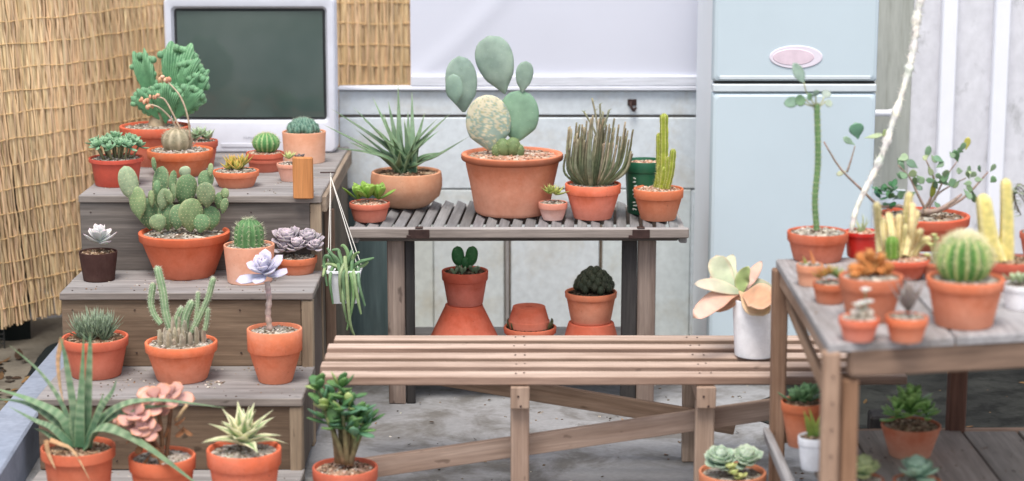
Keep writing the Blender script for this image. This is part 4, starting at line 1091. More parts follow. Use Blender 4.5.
trail=[[(343,268),(334,266),(330,280),(333,304)],[(351,268),(357,270),(356,288),(352,310)],[(346,268),(352,278),(353,300),(347,330)],[(348,268),(362,266),(368,262)],[(340,268),(330,264),(322,266)],[(349,268),(346,262),(340,276),(341,302)],[(340,268),(338,262),(341,280),(346,318)],[(346,268),(345,258),(347,284),(350,322),(356,340)],[(350,268),(352,262),(350,290),(349,316)],[(355,268),(358,264),(359,284),(365,306)],[(352,268),(360,262),(367,260),(374,258)],[(338,268),(330,262),(325,268),(323,276)],[(336,268),(328,256),(324,262),(327,286)],[(344,268),(340,256),(338,250),(332,250)],[(347,268),(348,254),(344,246),(341,246)],[(353,268),(354,276),(358,300),(361,314)],[(350,268),(354,256),(359,252)],[(342,268),(336,258),(328,252)],[(345,268),(350,256),(352,250)],[(341,268),(344,280),(343,300),(347,322)],[(348,268),(343,275),(345,300)],[(339,266),(333,256),(327,248)]]
for tr in trail:
    e=.0056
    mb2=spline([HL(x,y,(-w*.62 if y>270 else -w*.25)+R.uniform(-.012,.012)) for x,y in tr],18)
    mb2[0]=Vector((R.uniform(-.3,.3)*w,R.uniform(-.3,.3)*w,h-.012))
    mb.tube(mb2,[e*(1-.5*(i/18)**3) for i in range(19)],7,[jit(R.choice(gcs),.06)]*19)
mb.build('trailing_stems',M['plant'],hr)

# ---------------- slatted shelf
ST=HT+.002
o=potted('potted_succulent','small red pot with a glossy bright green rosette, leftmost on the slatted shelf','potted succulent',369.5,202,41,223,ST,mat='terra_red',style='std',tb=.78,rimh=.3,group=SHELF,sc=PINKG,tints=lambda pr:[(1,1,1,1) if z_<.055 else (1.15,1.6,1.8,1) for r_,z_ in pr])
mb=MB()
for (cx,cy,n) in ((368,196,18),(358,197,9),(378,197,9)): rosette(mb,o.L(cx,cy+2),n,.062,.04,.0125,.005,28,84,'obov',.2,G(78,126,52),G(150,184,84),cup=.2)
part(o,'rosette',mb,'leaf')

o=potted('potted_aloe','rounded pinkish terracotta bowl with a spiky grey-green aloe','potted succulent',406.5,171,71,210,ST,mat='terra_pink',style='bowl',tb=.6,group=SHELF,sc=BROWN,tints=lambda pr:[(.96,.9,.86,1)]*len(pr))
mb=MB(); al=[(322,124,.02),(330,108,.03),(352,106,.0),(372,96,.04),(398,82,.06),(412,90,.06),(425,112,.03),(438,118,.0),(452,112,.02),(470,136,.0),(446,152,-.02),(345,140,-.02),(334,148,-.01),(362,118,-.02),(383,112,.0),(404,118,.0),(418,130,-.02),(392,138,-.05),(420,146,-.05),(376,134,-.04),(408,110,.04),(362,152,-.06),(430,158,-.05),(388,100,.05),(415,140,-.06),(354,128,.02),(440,130,.03),(398,126,-.03),(400,150,-.08)]
for (tx,ty,dy) in al:
    b0=Vector((R.uniform(-.03,.03),R.uniform(-.03,.03),o.sz)); tp=o.L(tx,ty,dy*2); mid=b0.lerp(tp,.5)+Z*R.uniform(-.004,.03)
    Pp=spline([b0,b0.lerp(mid,.5)+Z*.01,mid,tp],12); c0=jit(G(70,102,76),.14); c1=jit(G(112,138,108),.12)
    hd=tp-b0; up=Vector((-hd.x,-hd.y-.15,abs(hd.x)+.1))
    sweep_leaf(mb,Pp,[up]*13,.0145,.009,'long',c0,c1,mixc(c1,S(190,196,160),.5),8,.2,.3,(S(176,194,170),lambda t:.25*max(0,math.sin(t*60))**4),.5)
part(o,'leaves',mb)

o=potted('potted_prickly_pear','largest brown-lipped terracotta tub with a tall blue-green prickly pear and one scarred pad','potted cactus',512,153,102,219,ST,mat='terra',style='lip',tb=.72,group=SHELF,sc=PINKG,soil=.05,tints=lambda pr:[(.52,.5,.5,1) if (pr[4][1]<z_<pr[9][1]) and i>=5 and i<=8 else WHITE for i,(r_,z_) in enumerate(pr)])
pg=S(150,168,157)
def scar(t,x,c,y):
    n=.7*mnoise.noise(Vector((x*4.2,t*9,y*1.3)))+1.0*mnoise.noise(Vector((x*14,t*30,y*3+5)))+1.0*(t-.55)-.1*x
    return S(208,200,178) if n>.02 else (S(180,176,146) if n>-.1 else c)
for k,(x0,y0,x1,y1,wd,dy,nx) in enumerate(((492,151,485,95,45,-.01,.1),(516,142,521,90,41,.01,-.1),(464,113,459,56,33,.02,.3),(456,104,453,74,18,-.02,-.2),(505,95,488,36,38,.03,-.1),(522,93,526,61,18,.0,.2))):
    mb=MB(); a=o.L(x0,y0,dy); b=o.L(x1,y1,dy); c=jit(pg if k not in (1,) else S(130,160,136),.05)
    pad(mb,a,b-a,Vector((nx,-1,.05)),(b-a).length,o.m(wd)/2,o.m(wd)*.09+.004,c,mixc(c,S(186,200,180),.6),.024,None,ovo=1.05 if k<2 else 1.5 if k not in (2,3) else (1.3 if k==2 else 1.05),patch=scar if k==0 else None,dotr=.0012,nv=44 if k==0 else 18,k=64 if k==0 else 24)
    part(o,'pad',mb,'waxy',label='pad scarred with pale corky patches' if k==0 else None)
mb=MB()
for (x,y,r_) in ((503,148,11),(513,147,11),(497,151,8),(519,151,8)):
    mb.ball(o.L(x,y,-.03),o.m(r_)*.7,o.m(r_)*.9,12,8,G(112,132,92))
    for _ in range(40):
        d=Vector((R.uniform(-1,1),R.uniform(-1,1),R.uniform(-.3,1))); mb.spine(o.L(x,y,-.03)+d.normalized()*o.m(r_)*.75,d,.008,.0005,S(200,196,150))
part(o,'small_offsets',mb,'spiny')

o=potted('potted_succulent','tiny pale-bottomed clay pot with a yellow-green star succulent beside the largest tub','potted succulent',553,202,29,221,ST,mat='terra_pink',style='std',tb=.7,rimh=.36,group=SHELF,tints=lambda pr:[(1.08,1.16,1.16,1) if i<4 else (.98,.86,.8,1) for i in range(len(pr))])
mb=MB()
for cx,cy,n in ((550,193,16),(556,194,10)): rosette(mb,o.L(cx,cy),n,.045,.022,.0075,.005,15,80,'lance',.25,G(128,144,76),G(186,186,112))
part(o,'rosette',mb)

o=potted('potted_pencil_cactus','orange pot with a dense fan of thin grey-brown upright stems','potted succulent',593,183,56,221,ST,mat='terra_new',style='std',tb=.68,rimh=.28,group=SHELF,sc=PINKG+GREY)
mb=MB(); fl=MB()
for i in range(95):
    a=R.uniform(0,6.28); k=math.sqrt(R.random()); sp_=k*math.cos(a); dp=k*math.sin(a)
    topx=600+sp_*36; topy=128+12*abs(sp_)**1.5+R.uniform(-14,16)+10*max(0,dp)*0
    b0=Vector((sp_*.034,dp*.034,o.sz-.004)); tp=o.L(topx,topy,dp*.11)
    mid=b0.lerp(tp,.42)+Vector((sp_*.032,dp*.03,0)); n=16
    Pp=spline([b0,mid,tp],n); cc=jit(R.choice([S(98,108,84),S(150,154,130),S(120,128,102),S(174,172,150)]),.1)
    mb.tube(Pp,[.0046*(1-.45*(j/n)) * (1+.16*(j%2)) for j in range(n+1)],6,[mixc(cc,S(160,124,110),max(0,j/n-.55)*1.0*R.uniform(.5,1.2)) for j in range(n+1)])
for tx,ty in ((592,98),(600,104),(609,110),(603,112),(584,112)):
    b0=o.L(598,140,.02); Pp=spline([b0,b0.lerp(o.L(tx,ty,.02),.5)+Vector((.004,0,0)),o.L(tx,ty,.02)],10); mb.tube(Pp,.003,6,[jit(S(150,150,128),.1)]*11)
    for _ in range(10): mb.spine(Pp[R.randint(4,10)],Vector((R.uniform(-1,1),R.uniform(-1,1),.4)),.012,.0014,S(160,166,140))
part(o,'stems',mb,'dry')

o=potted('green_pot','dark green pot with white print half hidden behind the slim yellow-green cactus','pot',645,160,42,None,ST,Y=5.98,mat='green_pot',style='std',tb=.82,rimh=.2,group=SHELF,sc=PINKG)
mb=MB()
for i in range(9):
    a=-PI/2-.62; z_=o.h*.08+i*o.h*.075; rr=o.R*(.83+.1*z_/o.h)+.0015
    d=Vector((math.cos(a),math.sin(a),0)); tt=Vector((-d.y,d.x,0))
    pts=[d*rr+tt*R.uniform(-.008,.008)+Z*(z_+R.uniform(0,.006)) for _ in range(4)]
    mb.tube(spline(pts,8),.0016,5)
part(o,'print',mb,'ink')

o=potted('potted_columnar_cactus','orange terracotta pot with a slim yellow-green columnar cactus at the shelf end','potted cactus',658.5,188,50,222,ST,mat='terra_new',style='std',tb=.7,rimh=.3,group=SHELF,sc=PINKG)
for pts,w in (([(662,190),(664,160),(664,118)],8.5),([(660,188),(659,165),(659,136)],6),([(667,188),(671,172),(673,152)],6.5),([(656,188),(658,178),(661,160)],6),([(664,190),(667,178),(668,160)],6),([(660,190),(663,182),(665,170)],9)):
    mb=MB(); column(mb,[o.L(x,y,(663-x)*.003) for x,y in pts],o.m(w)/2,6,.28,G(150,162,62),G(204,204,120),(.006,3,.005,.0004,S(226,220,170)),seg_var=.05); part(o,'stem',mb,'spiny')

# ---------------- below the slatted shelf
UZ=.1455
def upturned(name,label,cx,yt,wt,wb,Yp,zb_,mat,style='cone',group='upturned clay pots'):
    q=at_y(cx,yt,Yp); s=F/depth(q); h=q.z-zb_; rt_=wt/2/s
    o=P(); o.root=thing(name,label,'pot',(q.x,Yp,zb_),group)
    rb=wb/2/s; mb=MB()
    mb.lathe([(rb*.95,.0),(rb,.002),(rb,.018),(rb*.985,.022),(rb*.96,.0225),(rt_*1.01,h-.006),(rt_*.99,h-.001),(rt_*.9,h),(rt_*.2,h-.001),(rt_*.19,h-.012)],48,wob=.004); mb.build('pot',M[mat],o.root,True,38)
    return q.z
t_=upturned('upturned_pot','large upturned red clay pot under the green paddle cactus',464,304,38,74,5.88,UZ,'terra_red')
o=potted('potted_cactus','red pot with small dark green paddle cactus balanced on a large upturned pot','potted cactus',465,270,47,None,t_+.001,Y=5.88,mat='terra_red',style='std',tb=.76,rimh=.28,sc=DARKS,group='pots under the slatted shelf')
for (x0,y0,x1,y1,wd,nx) in ((459,268,457,246,13,.2),(470,268,473,246,13,-.3),(465,270,466,256,9,.5)):
    mb=MB(); pad(mb,o.L(x0,y0),o.L(x1,y1)-o.L(x0,y0),Vector((nx,-1,0)),(o.L(x1,y1)-o.L(x0,y0)).length,o.m(wd)/2,.012,jit(G(50,98,58),.1),G(110,140,96),.014); part(o,'pad',mb)
mb=MB()
for _ in range(14): blade(mb,Vector((R.uniform(-.04,.04),R.uniform(-.04,.0),o.sz)),Vector((R.uniform(-.6,.6),-.4,1)),FR,.03,.005,.003,'spat',.2,G(96,120,90),G(150,166,140))
part(o,'small_leaves',mb)
t_=upturned('upturned_pot','upturned clay pot carrying the dark bumpy cactus pot',591,322,46,58,5.86,UZ,'terra_red')
o=potted('potted_cluster_cactus','terracotta pot with a dark bumpy cactus mound standing on an upturned pot','potted cactus',591,291,52,None,t_+.001,Y=5.86,mat='terra',style='std',tb=.76,rimh=.2,sc=DARKS,group='pots under the slatted shelf')
mb=MB()
for i in range(46):
    t=(i+.5)/46; th=math.acos(1-t); a=i*2.4; d=Vector((math.sin(th)*math.cos(a),math.sin(th)*math.sin(a),math.cos(th)))
    c=o.L(594,288)+Vector((d.x*o.m(20),d.y*o.m(18),d.z*o.m(22)*(1-.25*abs(d.x))))*.86; mb.ball(c,o.m(4.2),o.m(4.8),10,8,jit(S(62,68,54),.2),6,.15,S(98,100,84))
    for _ in range(5): e=d+Vector((R.uniform(-1,1),R.uniform(-1,1),R.uniform(-1,1)))*.8; mb.spine(c+e.normalized()*o.m(4),e,.006,.0005,S(150,146,126))
part(o,'cluster',mb,'spiny')
qz=at_y(530,328,5.88).z
o=potted('clay_pot','wide clay pot holding a smaller upturned pot and sprigs under the slatted shelf','pot',530,326,53,None,UZ,Y=5.88,mat='terra_red',style='std',tb=.7,rimh=.3,sc=DARKS,group='pots under the slatted shelf')
for s0,s1 in ((-.7,.5),(2.6,3.9)):
    mb=MB()
    for _ in range(15):
        a=R.uniform(s0,s1); blade(mb,Vector((o.R*.8*math.cos(a),o.R*.8*math.sin(a),o.sz)),Vector((math.cos(a)*.4,math.sin(a)*.4,1)),Z,.026,.005,.002,'oval',.3,G(70,84,58),G(110,116,80))
    part(o,'sprig',mb)
upturned('upturned_pot','small upturned clay pot sitting inside a wider pot under the shelf',529,306,33,42,5.88,o.z+o.sz+.001,'terra_red')

# ---------------- on the bench and beside it
o=potted('potted_kalanchoe','white plastic pot on the bench with big pale green and peach paddle leaves','potted succulent',756,298,47,360,BZ+.001,mat='white_pot',style='plain',tb=.86,sc=GREY,soil=.1)
mb=MB(); c=o.L(740,294,-.02); mb.tube([Vector((-.01,0,o.sz-.01)),c.lerp(Vector((0,0,o.sz)),.5)+Z*.01,c],[.013,.012,.011],10,S(170,174,136)); part(o,'stem',mb)
g0,g1=S(168,180,150),S(196,202,176)
for (mx,my,tx,ty,dy,w,c0,c1,ed) in ((723,276,716,255,.03,12.5,g0,g1,S(206,184,164)),(716,286,694,284,-.04,7.5,S(180,188,160),S(214,212,192),S(222,196,176)),(742,280,749,266,-.015,7.5,S(140,158,104),S(168,180,130),S(192,186,150)),(752,276,762,261,.05,6,S(198,170,158),S(214,180,168),S(208,154,140)),(720,298,693,318,-.05,10.5,S(200,150,126),S(232,196,184),S(224,172,152)),(756,296,772,304,-.095,15,S(202,156,128),S(214,166,140),S(226,190,168)),(752,304,770,313,-.07,11,S(206,172,140),S(216,186,150),S(224,196,170)),(728,272,733,254,.06,9,S(176,188,160),S(200,206,184),S(210,190,172)),(726,290,713,272,.07,10,S(196,176,160),S(212,184,170),S(212,166,148)),(730,302,716,312,-.02,6,S(186,140,112),S(204,160,130),S(170,120,92)),(754,286,776,290,.04,9,S(160,172,140),S(190,196,168),S(206,184,166))):
    mb=MB(); tp=o.L(tx,ty,dy*1.6); b0=c+Vector((R.uniform(-.005,.005),-.006,R.uniform(0,.008))); mid=o.L(mx,my,dy*.8); Pp=spline([b0,mid,tp],14); hd=tp-b0; up=Vector((-hd.x*.5+R.uniform(-.25,.25),-.85,.5+abs(hd.x)))
    sweep_leaf(mb,Pp,[up+Vector((.15*math.sin(k*.9+tx),0,0)) for k in range(15)],o.m(w),.0075,'obov' if w>9 else 'oval',jit(c0,.05),jit(c1,.05),ed,14,.4,.14,None,.5); part(o,'leaf',mb,'waxy')
o=potted('potted_echeveria','terracotta pot with two tight pale blue-green rosettes by the bench leg','potted succulent',732.5,471,68,None,0,Y=4.6,mat='terra',style='std',tb=.72,rimh=.22,sc=GREY)
for cx,cy,sz in ((720,464,1),(746,463,.95)):
    mb=MB(); rosette(mb,o.L(cx,cy,-.005),44,.05*sz,.018*sz,.0165*sz,.006,2,85,'spat',.6,S(136,164,142),S(172,192,174),S(196,206,190),cup=.3,rise=.028,ew=.4,tilt=tiltm((1,0,0),22)); part(o,'rosette',mb,'waxy')
mb=MB()
for cx,cy in ((734,474),(740,478),(731,468)): rosette(mb,o.L(cx,cy,-.045),10,.022,.01,.008,.005,10,80,'spat',.4,G(150,168,100),G(196,200,140))
part(o,'offsets',mb)

# ---------------- foreground table
TZ=RZ+.001
o=potted('potted_pachypodium','terracotta pot with a single tall green stem topped by a few leaves','potted plant',818,231,61,264,TZ,mat='terra',style='std',tb=.78,rimh=.34,group=TAB,tints=lambda pr:[(.96,.86,.84,1)]*len(pr))
mb=MB(); column(mb,[o.L(817,234),o.L(815,200),o.L(818,160),o.L(817,106)],o.m(3.0),9,.14,G(104,140,92),G(136,164,116),(.010,2,.005,.0009,S(206,206,180))); part(o,'stem',mb,'spiny')
mb=MB()
for (tx,ty,w,cc) in ((795,68,5.2,S(146,168,158)),(788,104,4.6,S(128,156,138)),(798,102,5,S(120,152,120)),(828,93,4,S(150,162,156)),(815,92,3.8,S(140,160,150)),(808,96,3.4,S(116,146,116)),(830,105,3,S(176,190,176))):
    tp=o.L(tx,ty,R.uniform(-.02,.02)); b0=o.L(817,108); knee=b0.lerp(tp,.6)+Vector((0,0,.004 if ty<100 else .012)); mb.tube(spline([b0,b0.lerp(knee,.6)+Vector((tp.x-b0.x,0,0))*.1,knee],6),.0017,5,S(176,176,140))
    blade(mb,knee,tp-knee+Vector((0,0,.002)),Vector((.3*(1 if tx<817 else -1),-1,.5)),(tp-knee).length*1.35,o.m(w)*1.25,.0018,'oval',.1,cc,mulc(cc,1.08),None,8,8,.5,.1)
part(o,'leaves',mb)

o=potted('potted_dry_cactus','glossy red plastic pot with a long white dried cactus stem leaning diagonally','potted cactus',862,231,36,259,TZ,mat='red_gloss',style='plastic',tb=.78,group=TAB,sc=PINKG)
mb=MB(); path=[(851,232),(858,205),(880,160),(893,122),(906,80),(914,45),(918,10),(926,-14),(930,-30)]
Pp=spline([o.L(x,y,.0+.012*i) for i,(x,y) in enumerate(path)],70)
rr=[o.m(1.9+1.5*(i/70)+R.uniform(0,1.3)+(2.0*max(0,math.sin(i*.9+math.sin(i*.3)))**4 if i>10 else 0)+(2.2 if 55<i<66 else 0)*abs(math.sin(i*.5))) for i in range(71)]
mb.tube(Pp,rr,9,[jit(S(238,236,232),.06) for _ in range(71)])
for i in range(12,70):
    for _ in range(8 if i>46 else 5): mb.spine(Pp[i],Vector((R.uniform(-1,1),R.uniform(-1,1),R.uniform(-.6,1))),rr[i]+R.uniform(.003,.014),.0022,jit(S(236,232,226),.08))
part(o,'dried_stem',mb,'dry')
mb=MB()
for _ in range(12): blade(mb,Vector((R.uniform(-.006,.006),R.uniform(-.006,.006),o.sz)),Vector((R.uniform(-1,1),R.uniform(-1,1),1.3)),FR,R.uniform(.03,.06),.003,.001,'needle',-.5,G(150,170,130),G(190,196,160))
part(o,'seedlings',mb)

o=potted('potted_desert_rose','wide red clay bowl with a sparse leafy desert rose on thick grey branches','potted plant',924,214,90,252,TZ,mat='terra_red',style='std',tb=.62,rimh=.3,group=TAB,sc=BROWN+GREY,soil=.1)
mb=MB()
br=[([(925,214),(900,206),(880,206),(862,190),(840,168),(824,142)],3.2,0),([(847,172),(851,160),(855,146)],2,.0),([(930,214),(950,206),(968,194),(988,172)],3.4,.02),([(920,214),(930,200),(934,180),(926,160)],3,.05),([(934,200),(944,180),(958,160)],2,.05),([(928,214),(918,195),(910,178),(898,165)],2.6,.0),([(924,212),(938,210),(952,202),(962,194)],5,-.03),([(926,214),(936,196),(950,186),(966,178)],2.2,.04)]
for pp,w,dy in br:
    Q=spline([o.L(x,y,dy) for x,y in pp],14); mb.tube(Q,[o.m(w)*(1-.6*i/14)*.62 for i in range(15)],8,[jit(S(166,146,138),.1) for _ in range(15)])
part(o,'branches',mb,'dry')
mb=MB()
for (x,y,w,dx,dyy,cc) in ((858,139,9,-3,-13,S(104,146,126)),(855,145,4,-10,-6,S(140,166,146)),(864,138,3,14,-3,S(180,196,160)),(847,171,3,-8,3,S(190,196,170)),(882,136,5,5,-5,S(176,192,140)),(898,160,5,8,-3,S(160,184,150)),(918,168,5,-9,-6,S(120,150,130)),(926,160,4.4,2,-11,S(120,150,124)),(944,162,4,-8,-4,S(110,146,120)),(958,162,4.6,-4,-10,S(100,140,104)),(966,150,4,1,-10,S(196,190,100)),(950,172,4.4,-6,8,S(104,140,104)),(934,178,4,0,16,S(150,160,70)),(920,178,3.6,-8,4,S(120,140,120)),(912,184,3.6,8,4,S(110,136,116)),(966,182,3.6,4,8,S(96,120,86)),(972,190,3.4,3,10,S(90,116,86)),(960,180,3,-6,6,S(110,130,100)),(936,168,3.5,6,-4,S(120,146,120)),(990,172,3,4,-6,S(110,130,104)),(905,172,3.6,-5,-8,S(120,150,126))):
    b0=o.L(x,y,.02); blade(mb,b0,Vector((dx,R.uniform(-6,2),-dyy)),Vector((R.uniform(-.5,.5),-1,.4)),o.m(math.hypot(dx,dyy))*1.35,o.m(w)*.85,.0016,'obov',R.uniform(-.3,.3),cc,mulc(cc,1.1),None,7,8,.5,.12)
for i in range(34):
    tip=R.choice([(898,165),(926,160),(958,160),(988,172),(962,186),(944,176),(912,182),(966,178),(934,190)]); b0=o.L(tip[0]+R.uniform(-9,9),tip[1]+R.uniform(-9,12),R.uniform(-.03,.06)); a=R.uniform(0,6.28); cc=jit(R.choice([S(110,140,110),S(140,164,134),S(96,126,96),S(166,180,140)]),.1)
    blade(mb,b0,Vector((math.cos(a),-.4,math.sin(a))),Vector((R.uniform(-.6,.6),-1,.3)),R.uniform(.02,.034),R.uniform(.006,.010),.0014,'obov',.2,cc,mulc(cc,1.1),None,6,8,.5,.1)
for i in range(34):   # leafy clump at the left side of the bowl
    b0=o.L(R.uniform(880,896),R.uniform(186,212),R.uniform(-.03,.03)); a=R.uniform(0,6.28); cc=jit(R.choice([S(60,112,70),S(84,136,90),S(70,120,100)]),.1)
    blade(mb,b0,Vector((math.cos(a),math.sin(a),R.uniform(-.2,.8))),Z,.03,.008,.0015,'oval',.2,cc,mulc(cc,1.15))
part(o,'leaves',mb,'leaf')

o=potted('potted_columnar_cactus','red clay pot with a peach and yellow crowd of finger cactus stems','potted cactus',901,257,60,281,TZ,mat='terra_red',style='std',tb=.7,rimh=.3,group=TAB,sc=PINKG)
for pts,w in (([(900,256),(904,235),(909,196)],6.5),([(905,256),(910,235),(916,214)],6.5),([(893,256),(892,236),(889,216)],6.5),([(886,256),(884,240),(882,222)],6.5),([(912,258),(920,244),(927,240)],7),([(897,256),(898,236),(899,218)],6.5),([(908,258),(914,246),(920,232)],6),([(880,252),(879,234),(877,206)],6.5),([(902,258),(904,244),(906,228)],6),([(910,254),(912,230),(912,206)],6)):
    mb=MB(); cc=jit(S(218,202,146),.07); column(mb,[o.L(x,y,R.uniform(-.02,.02)) for x,y in pts],o.m(w)*.62,6,.22,cc,S(238,222,186),(.007,3,.006,.0004,S(240,226,196))); part(o,'stem',mb,'spiny')
mb=MB(); column(mb,[o.L(892,258,-.03),o.L(892,243,-.03)],o.m(7),7,.2,G(104,142,58),G(150,176,96),(.007,3,.005,.0004,S(226,226,180))); part(o,'stem',mb,'spiny',label='short green stem')

o=potted('potted_seedling','small pinkish clay pot partly hidden at the left edge of the table','potted plant',810,264,27,287,TZ,mat='terra_pink',style='std',tb=.8,rimh=.36,group=TAB,tints=lambda pr:[(.95,.82,.8,1)]*len(pr))
mb=MB(); blade(mb,o.L(814,264),o.L(810,250)-o.L(814,264),FR,o.m(16),o.m(2.2),.002,'long',.3,S(216,150,110),S(222,130,84)); blade(mb,o.L(806,264),o.L(803,256)-o.L(806,264),FR,o.m(9),o.m(2),.002,'long',.3,G(150,150,90),G(190,170,110)); part(o,'leaves',mb)

o=potted('potted_succulent','small orange pot with tiny orange-green spiky rosettes at the table edge','potted succulent',830,282,34,305,TZ,mat='terra_new',style='std',tb=.78,rimh=.34,group=TAB)
mb=MB()
for cx,cy,cc,c2 in ((825,276,G(132,140,84),S(216,140,84)),(836,276,G(110,140,90),G(170,180,120)),(830,274,G(130,130,70),S(206,150,90)),(840,279,G(110,146,96),G(190,190,140)),(820,278,G(140,130,80),S(220,140,90))): rosette(mb,o.L(cx,cy,R.uniform(-.02,.01)),13,.034,.02,.0045,.003,20,82,'lance',.3,cc,c2)
part(o,'rosettes',mb)

o=potted('potted_orange_cactus','terracotta pot of sprawling fuzzy orange-brown finger cactus','potted cactus',871,275,64,324,TZ,mat='terra',style='std',tb=.72,rimh=.3,group=TAB,tints=lambda pr:[(1,.88,.84,1)]*len(pr))
for (bx,by,tx,ty) in ((870,272,846,266),(872,272,856,252),(872,272,869,246),(876,272,884,252),(878,273,893,264),(868,275,858,270),(874,276,876,262),(880,275,890,274),(866,274,850,274),(873,272,863,256)):
    mb=MB(); a=o.L(bx,by,R.uniform(-.02,.03)); b=o.L(tx,ty,R.uniform(-.05,.03)); b=b.lerp(a,.3); column(mb,[a,a.lerp(b,.5)+Z*.006,b],o.m(4.4),7,.2,S(206,126,66),S(234,168,110),(.005,4,.008,.0005,S(226,170,110))); part(o,'stem',mb,'spiny')

o=potted('potted_flowering_cactus','tiny orange pot with small white flowers in the front of the table','potted cactus',859,317,40,343,TZ,mat='terra_new',style='std',tb=.74,rimh=.34,group=TAB,tints=lambda pr:[(1.02,1.0,1.02,1)]*len(pr))
mb=MB()
for (x,y) in ((858,311),(865,309),(870,313),(862,314),(854,313)): mb.ball(o.L(x,y),o.m(4),o.m(4.4),12,8,jit(S(206,196,184),.06),8,.15,S(226,220,212))
part(o,'globes',mb,'spiny'); mb=MB()
for (x,y) in ((866,291),(863,304),(869,303),(858,306)):
    rosette(mb,o.L(x,y,-.01),14,.014,.007,.004,.0015,5,60,'obov',.3,S(236,230,226),S(240,238,236)); mb.tube([o.L(x,y,-.01),o.L(864,313)],.0012,5,S(150,166,130))
part(o,'flowers',mb,'waxy')

o=potted('potted_dark_haworthia','tiny orange pot with upright grey-purple pointed leaves','potted succulent',907,316,42,344,TZ,mat='terra_new',style='std',tb=.74,rimh=.34,group=TAB,tints=lambda pr:[(1.06,1.08,1.0,1)]*len(pr))
mb=MB(); rosette(mb,o.L(908,311),20,.072,.062,.0075,.004,45,86,'lance',.15,S(112,104,100),S(160,142,142),S(186,172,168),ew=.4); part(o,'leaves',mb)

o=potted('potted_golden_barrel','large terracotta pot with a round ribbed barrel cactus under a woolly cream crown','potted cactus',965.5,277,77,331,TZ,mat='terra',style='std',tb=.74,rimh=.22,group=TAB,tints=lambda pr:[(.98,.88,.84,1)]*len(pr))
mb=MB(); c=o.L(964,260); rx,rz=o.m(28.5),o.m(26); mb.ball(c,rx,rz,120,26,G(98,146,80),15,.30,G(190,198,136)); cr=MB()
for rb in range(15):
    a=2*PI*rb/15
    for i in range(13):
        th=.18+i*.125; d=Vector((math.sin(th)*math.cos(a),math.sin(th)*math.sin(a),math.cos(th))); q=c+Vector((d.x*rx,d.y*rx,d.z*rz))
        for _ in range(6): cr.spine(q,d+Vector((R.uniform(-1,1),R.uniform(-1,1),R.uniform(-.8,.9)))*1.0,R.uniform(.010,.019),.0007,jit(S(236,228,186),.07,.02))
part(o,'globe',mb,'spiny'); part(o,'spines',cr,'dry')
mb=MB()
for _ in range(420):
    a=R.uniform(0,6.28); th=abs(R.gauss(0,.33)); d=Vector((math.sin(th)*math.cos(a),math.sin(th)*math.sin(a),math.cos(th))); mb.spine(c+Vector((d.x*rx,d.y*rx,d.z*rz))*.97,d+Vector((R.uniform(-.8,.8),R.uniform(-.8,.8),.2)),R.uniform(.008,.018),.001,jit(S(244,238,214),.05,.02))
part(o,'woolly_crown',mb,'dry')

o=potted('potted_yellow_cactus','red pot with two smooth yellow columns behind the barrel cactus','potted cactus',1008,259,58,292,TZ,mat='terra_red',style='std',tb=.74,rimh=.3,group=TAB,sc=BROWN)
for pts,w in (([(996,262),(989,238),(984,203)],20),([(1006,262),(1007,225),(1006,185)],14)):
    mb=MB(); column(mb,[o.L(x,y) for x,y in pts],o.m(w)*.66,4,.24,S(226,210,134),S(238,224,170),(.008,2,.004,.0005,S(236,226,176)),taper=lambda t:1-.3*t); part(o,'stem',mb,'spiny')
mb=MB(); column(mb,[o.L(996,262),o.L(997,244)],o.m(6),4,.3,G(156,170,80),S(206,204,120)); part(o,'stem',mb,'spiny')

o=potted('potted_seedling','white plastic pot at the far right end of the table','potted plant',1020,284,34,311,TZ,mat='white_pot',style='std',tb=.8,rimh=.25,group=TAB)
mb=MB(); 
for i in range(3): rosette(mb,o.L(1013+i*6,281),11,.028,.015,.006,.004,10,80,'spat',.4,G(130,150,120),G(180,190,160))
part(o,'rosettes',mb)
o=potted('potted_vine','terracotta pot with a dangling small-leaved vine beyond the yellow columns','potted plant',1040,232,40,262,TZ,mat='terra_red',group=TAB)
mb=MB()
for k in range(4):
    Q=spline([o.L(1038,230),o.L(1030-k*3,196),o.L(1018-k*2,184+k*3),o.L(1012+k*3,206+k*3)],12); mb.tube(Q,.0016,5,S(120,110,90))
    for i in range(3,13):
        a=R.uniform(0,6.28); blade(mb,Q[i],Vector((math.cos(a),math.sin(a),-.3)),Z,.018,.005,.001,'oval',.2,S(140,152,130),S(170,176,156))
part(o,'vine',mb)
o=potted('potted_offset','tiny terracotta pot with yellow-green buds wedged behind the barrel cactus','potted succulent',934,262,22,281,TZ,mat='terra',group=TAB)
mb=MB()
for (x,y,r_) in ((931,246,5),(936,240,4.5),(927,256,4),(939,256,5),(934,236,3.5),(926,266,4)): rosette(mb,o.L(x,y,R.uniform(-.01,.01)),14,o.m(r_)*1.2,o.m(r_)*.6,.005,.003,10,80,'spat',.5,G(150,164,100),G(206,206,150)); mb.tube([o.L(x,y),Vector((0,0,o.sz))],.0015,5,G(140,140,90))
part(o,'rosettes',mb)

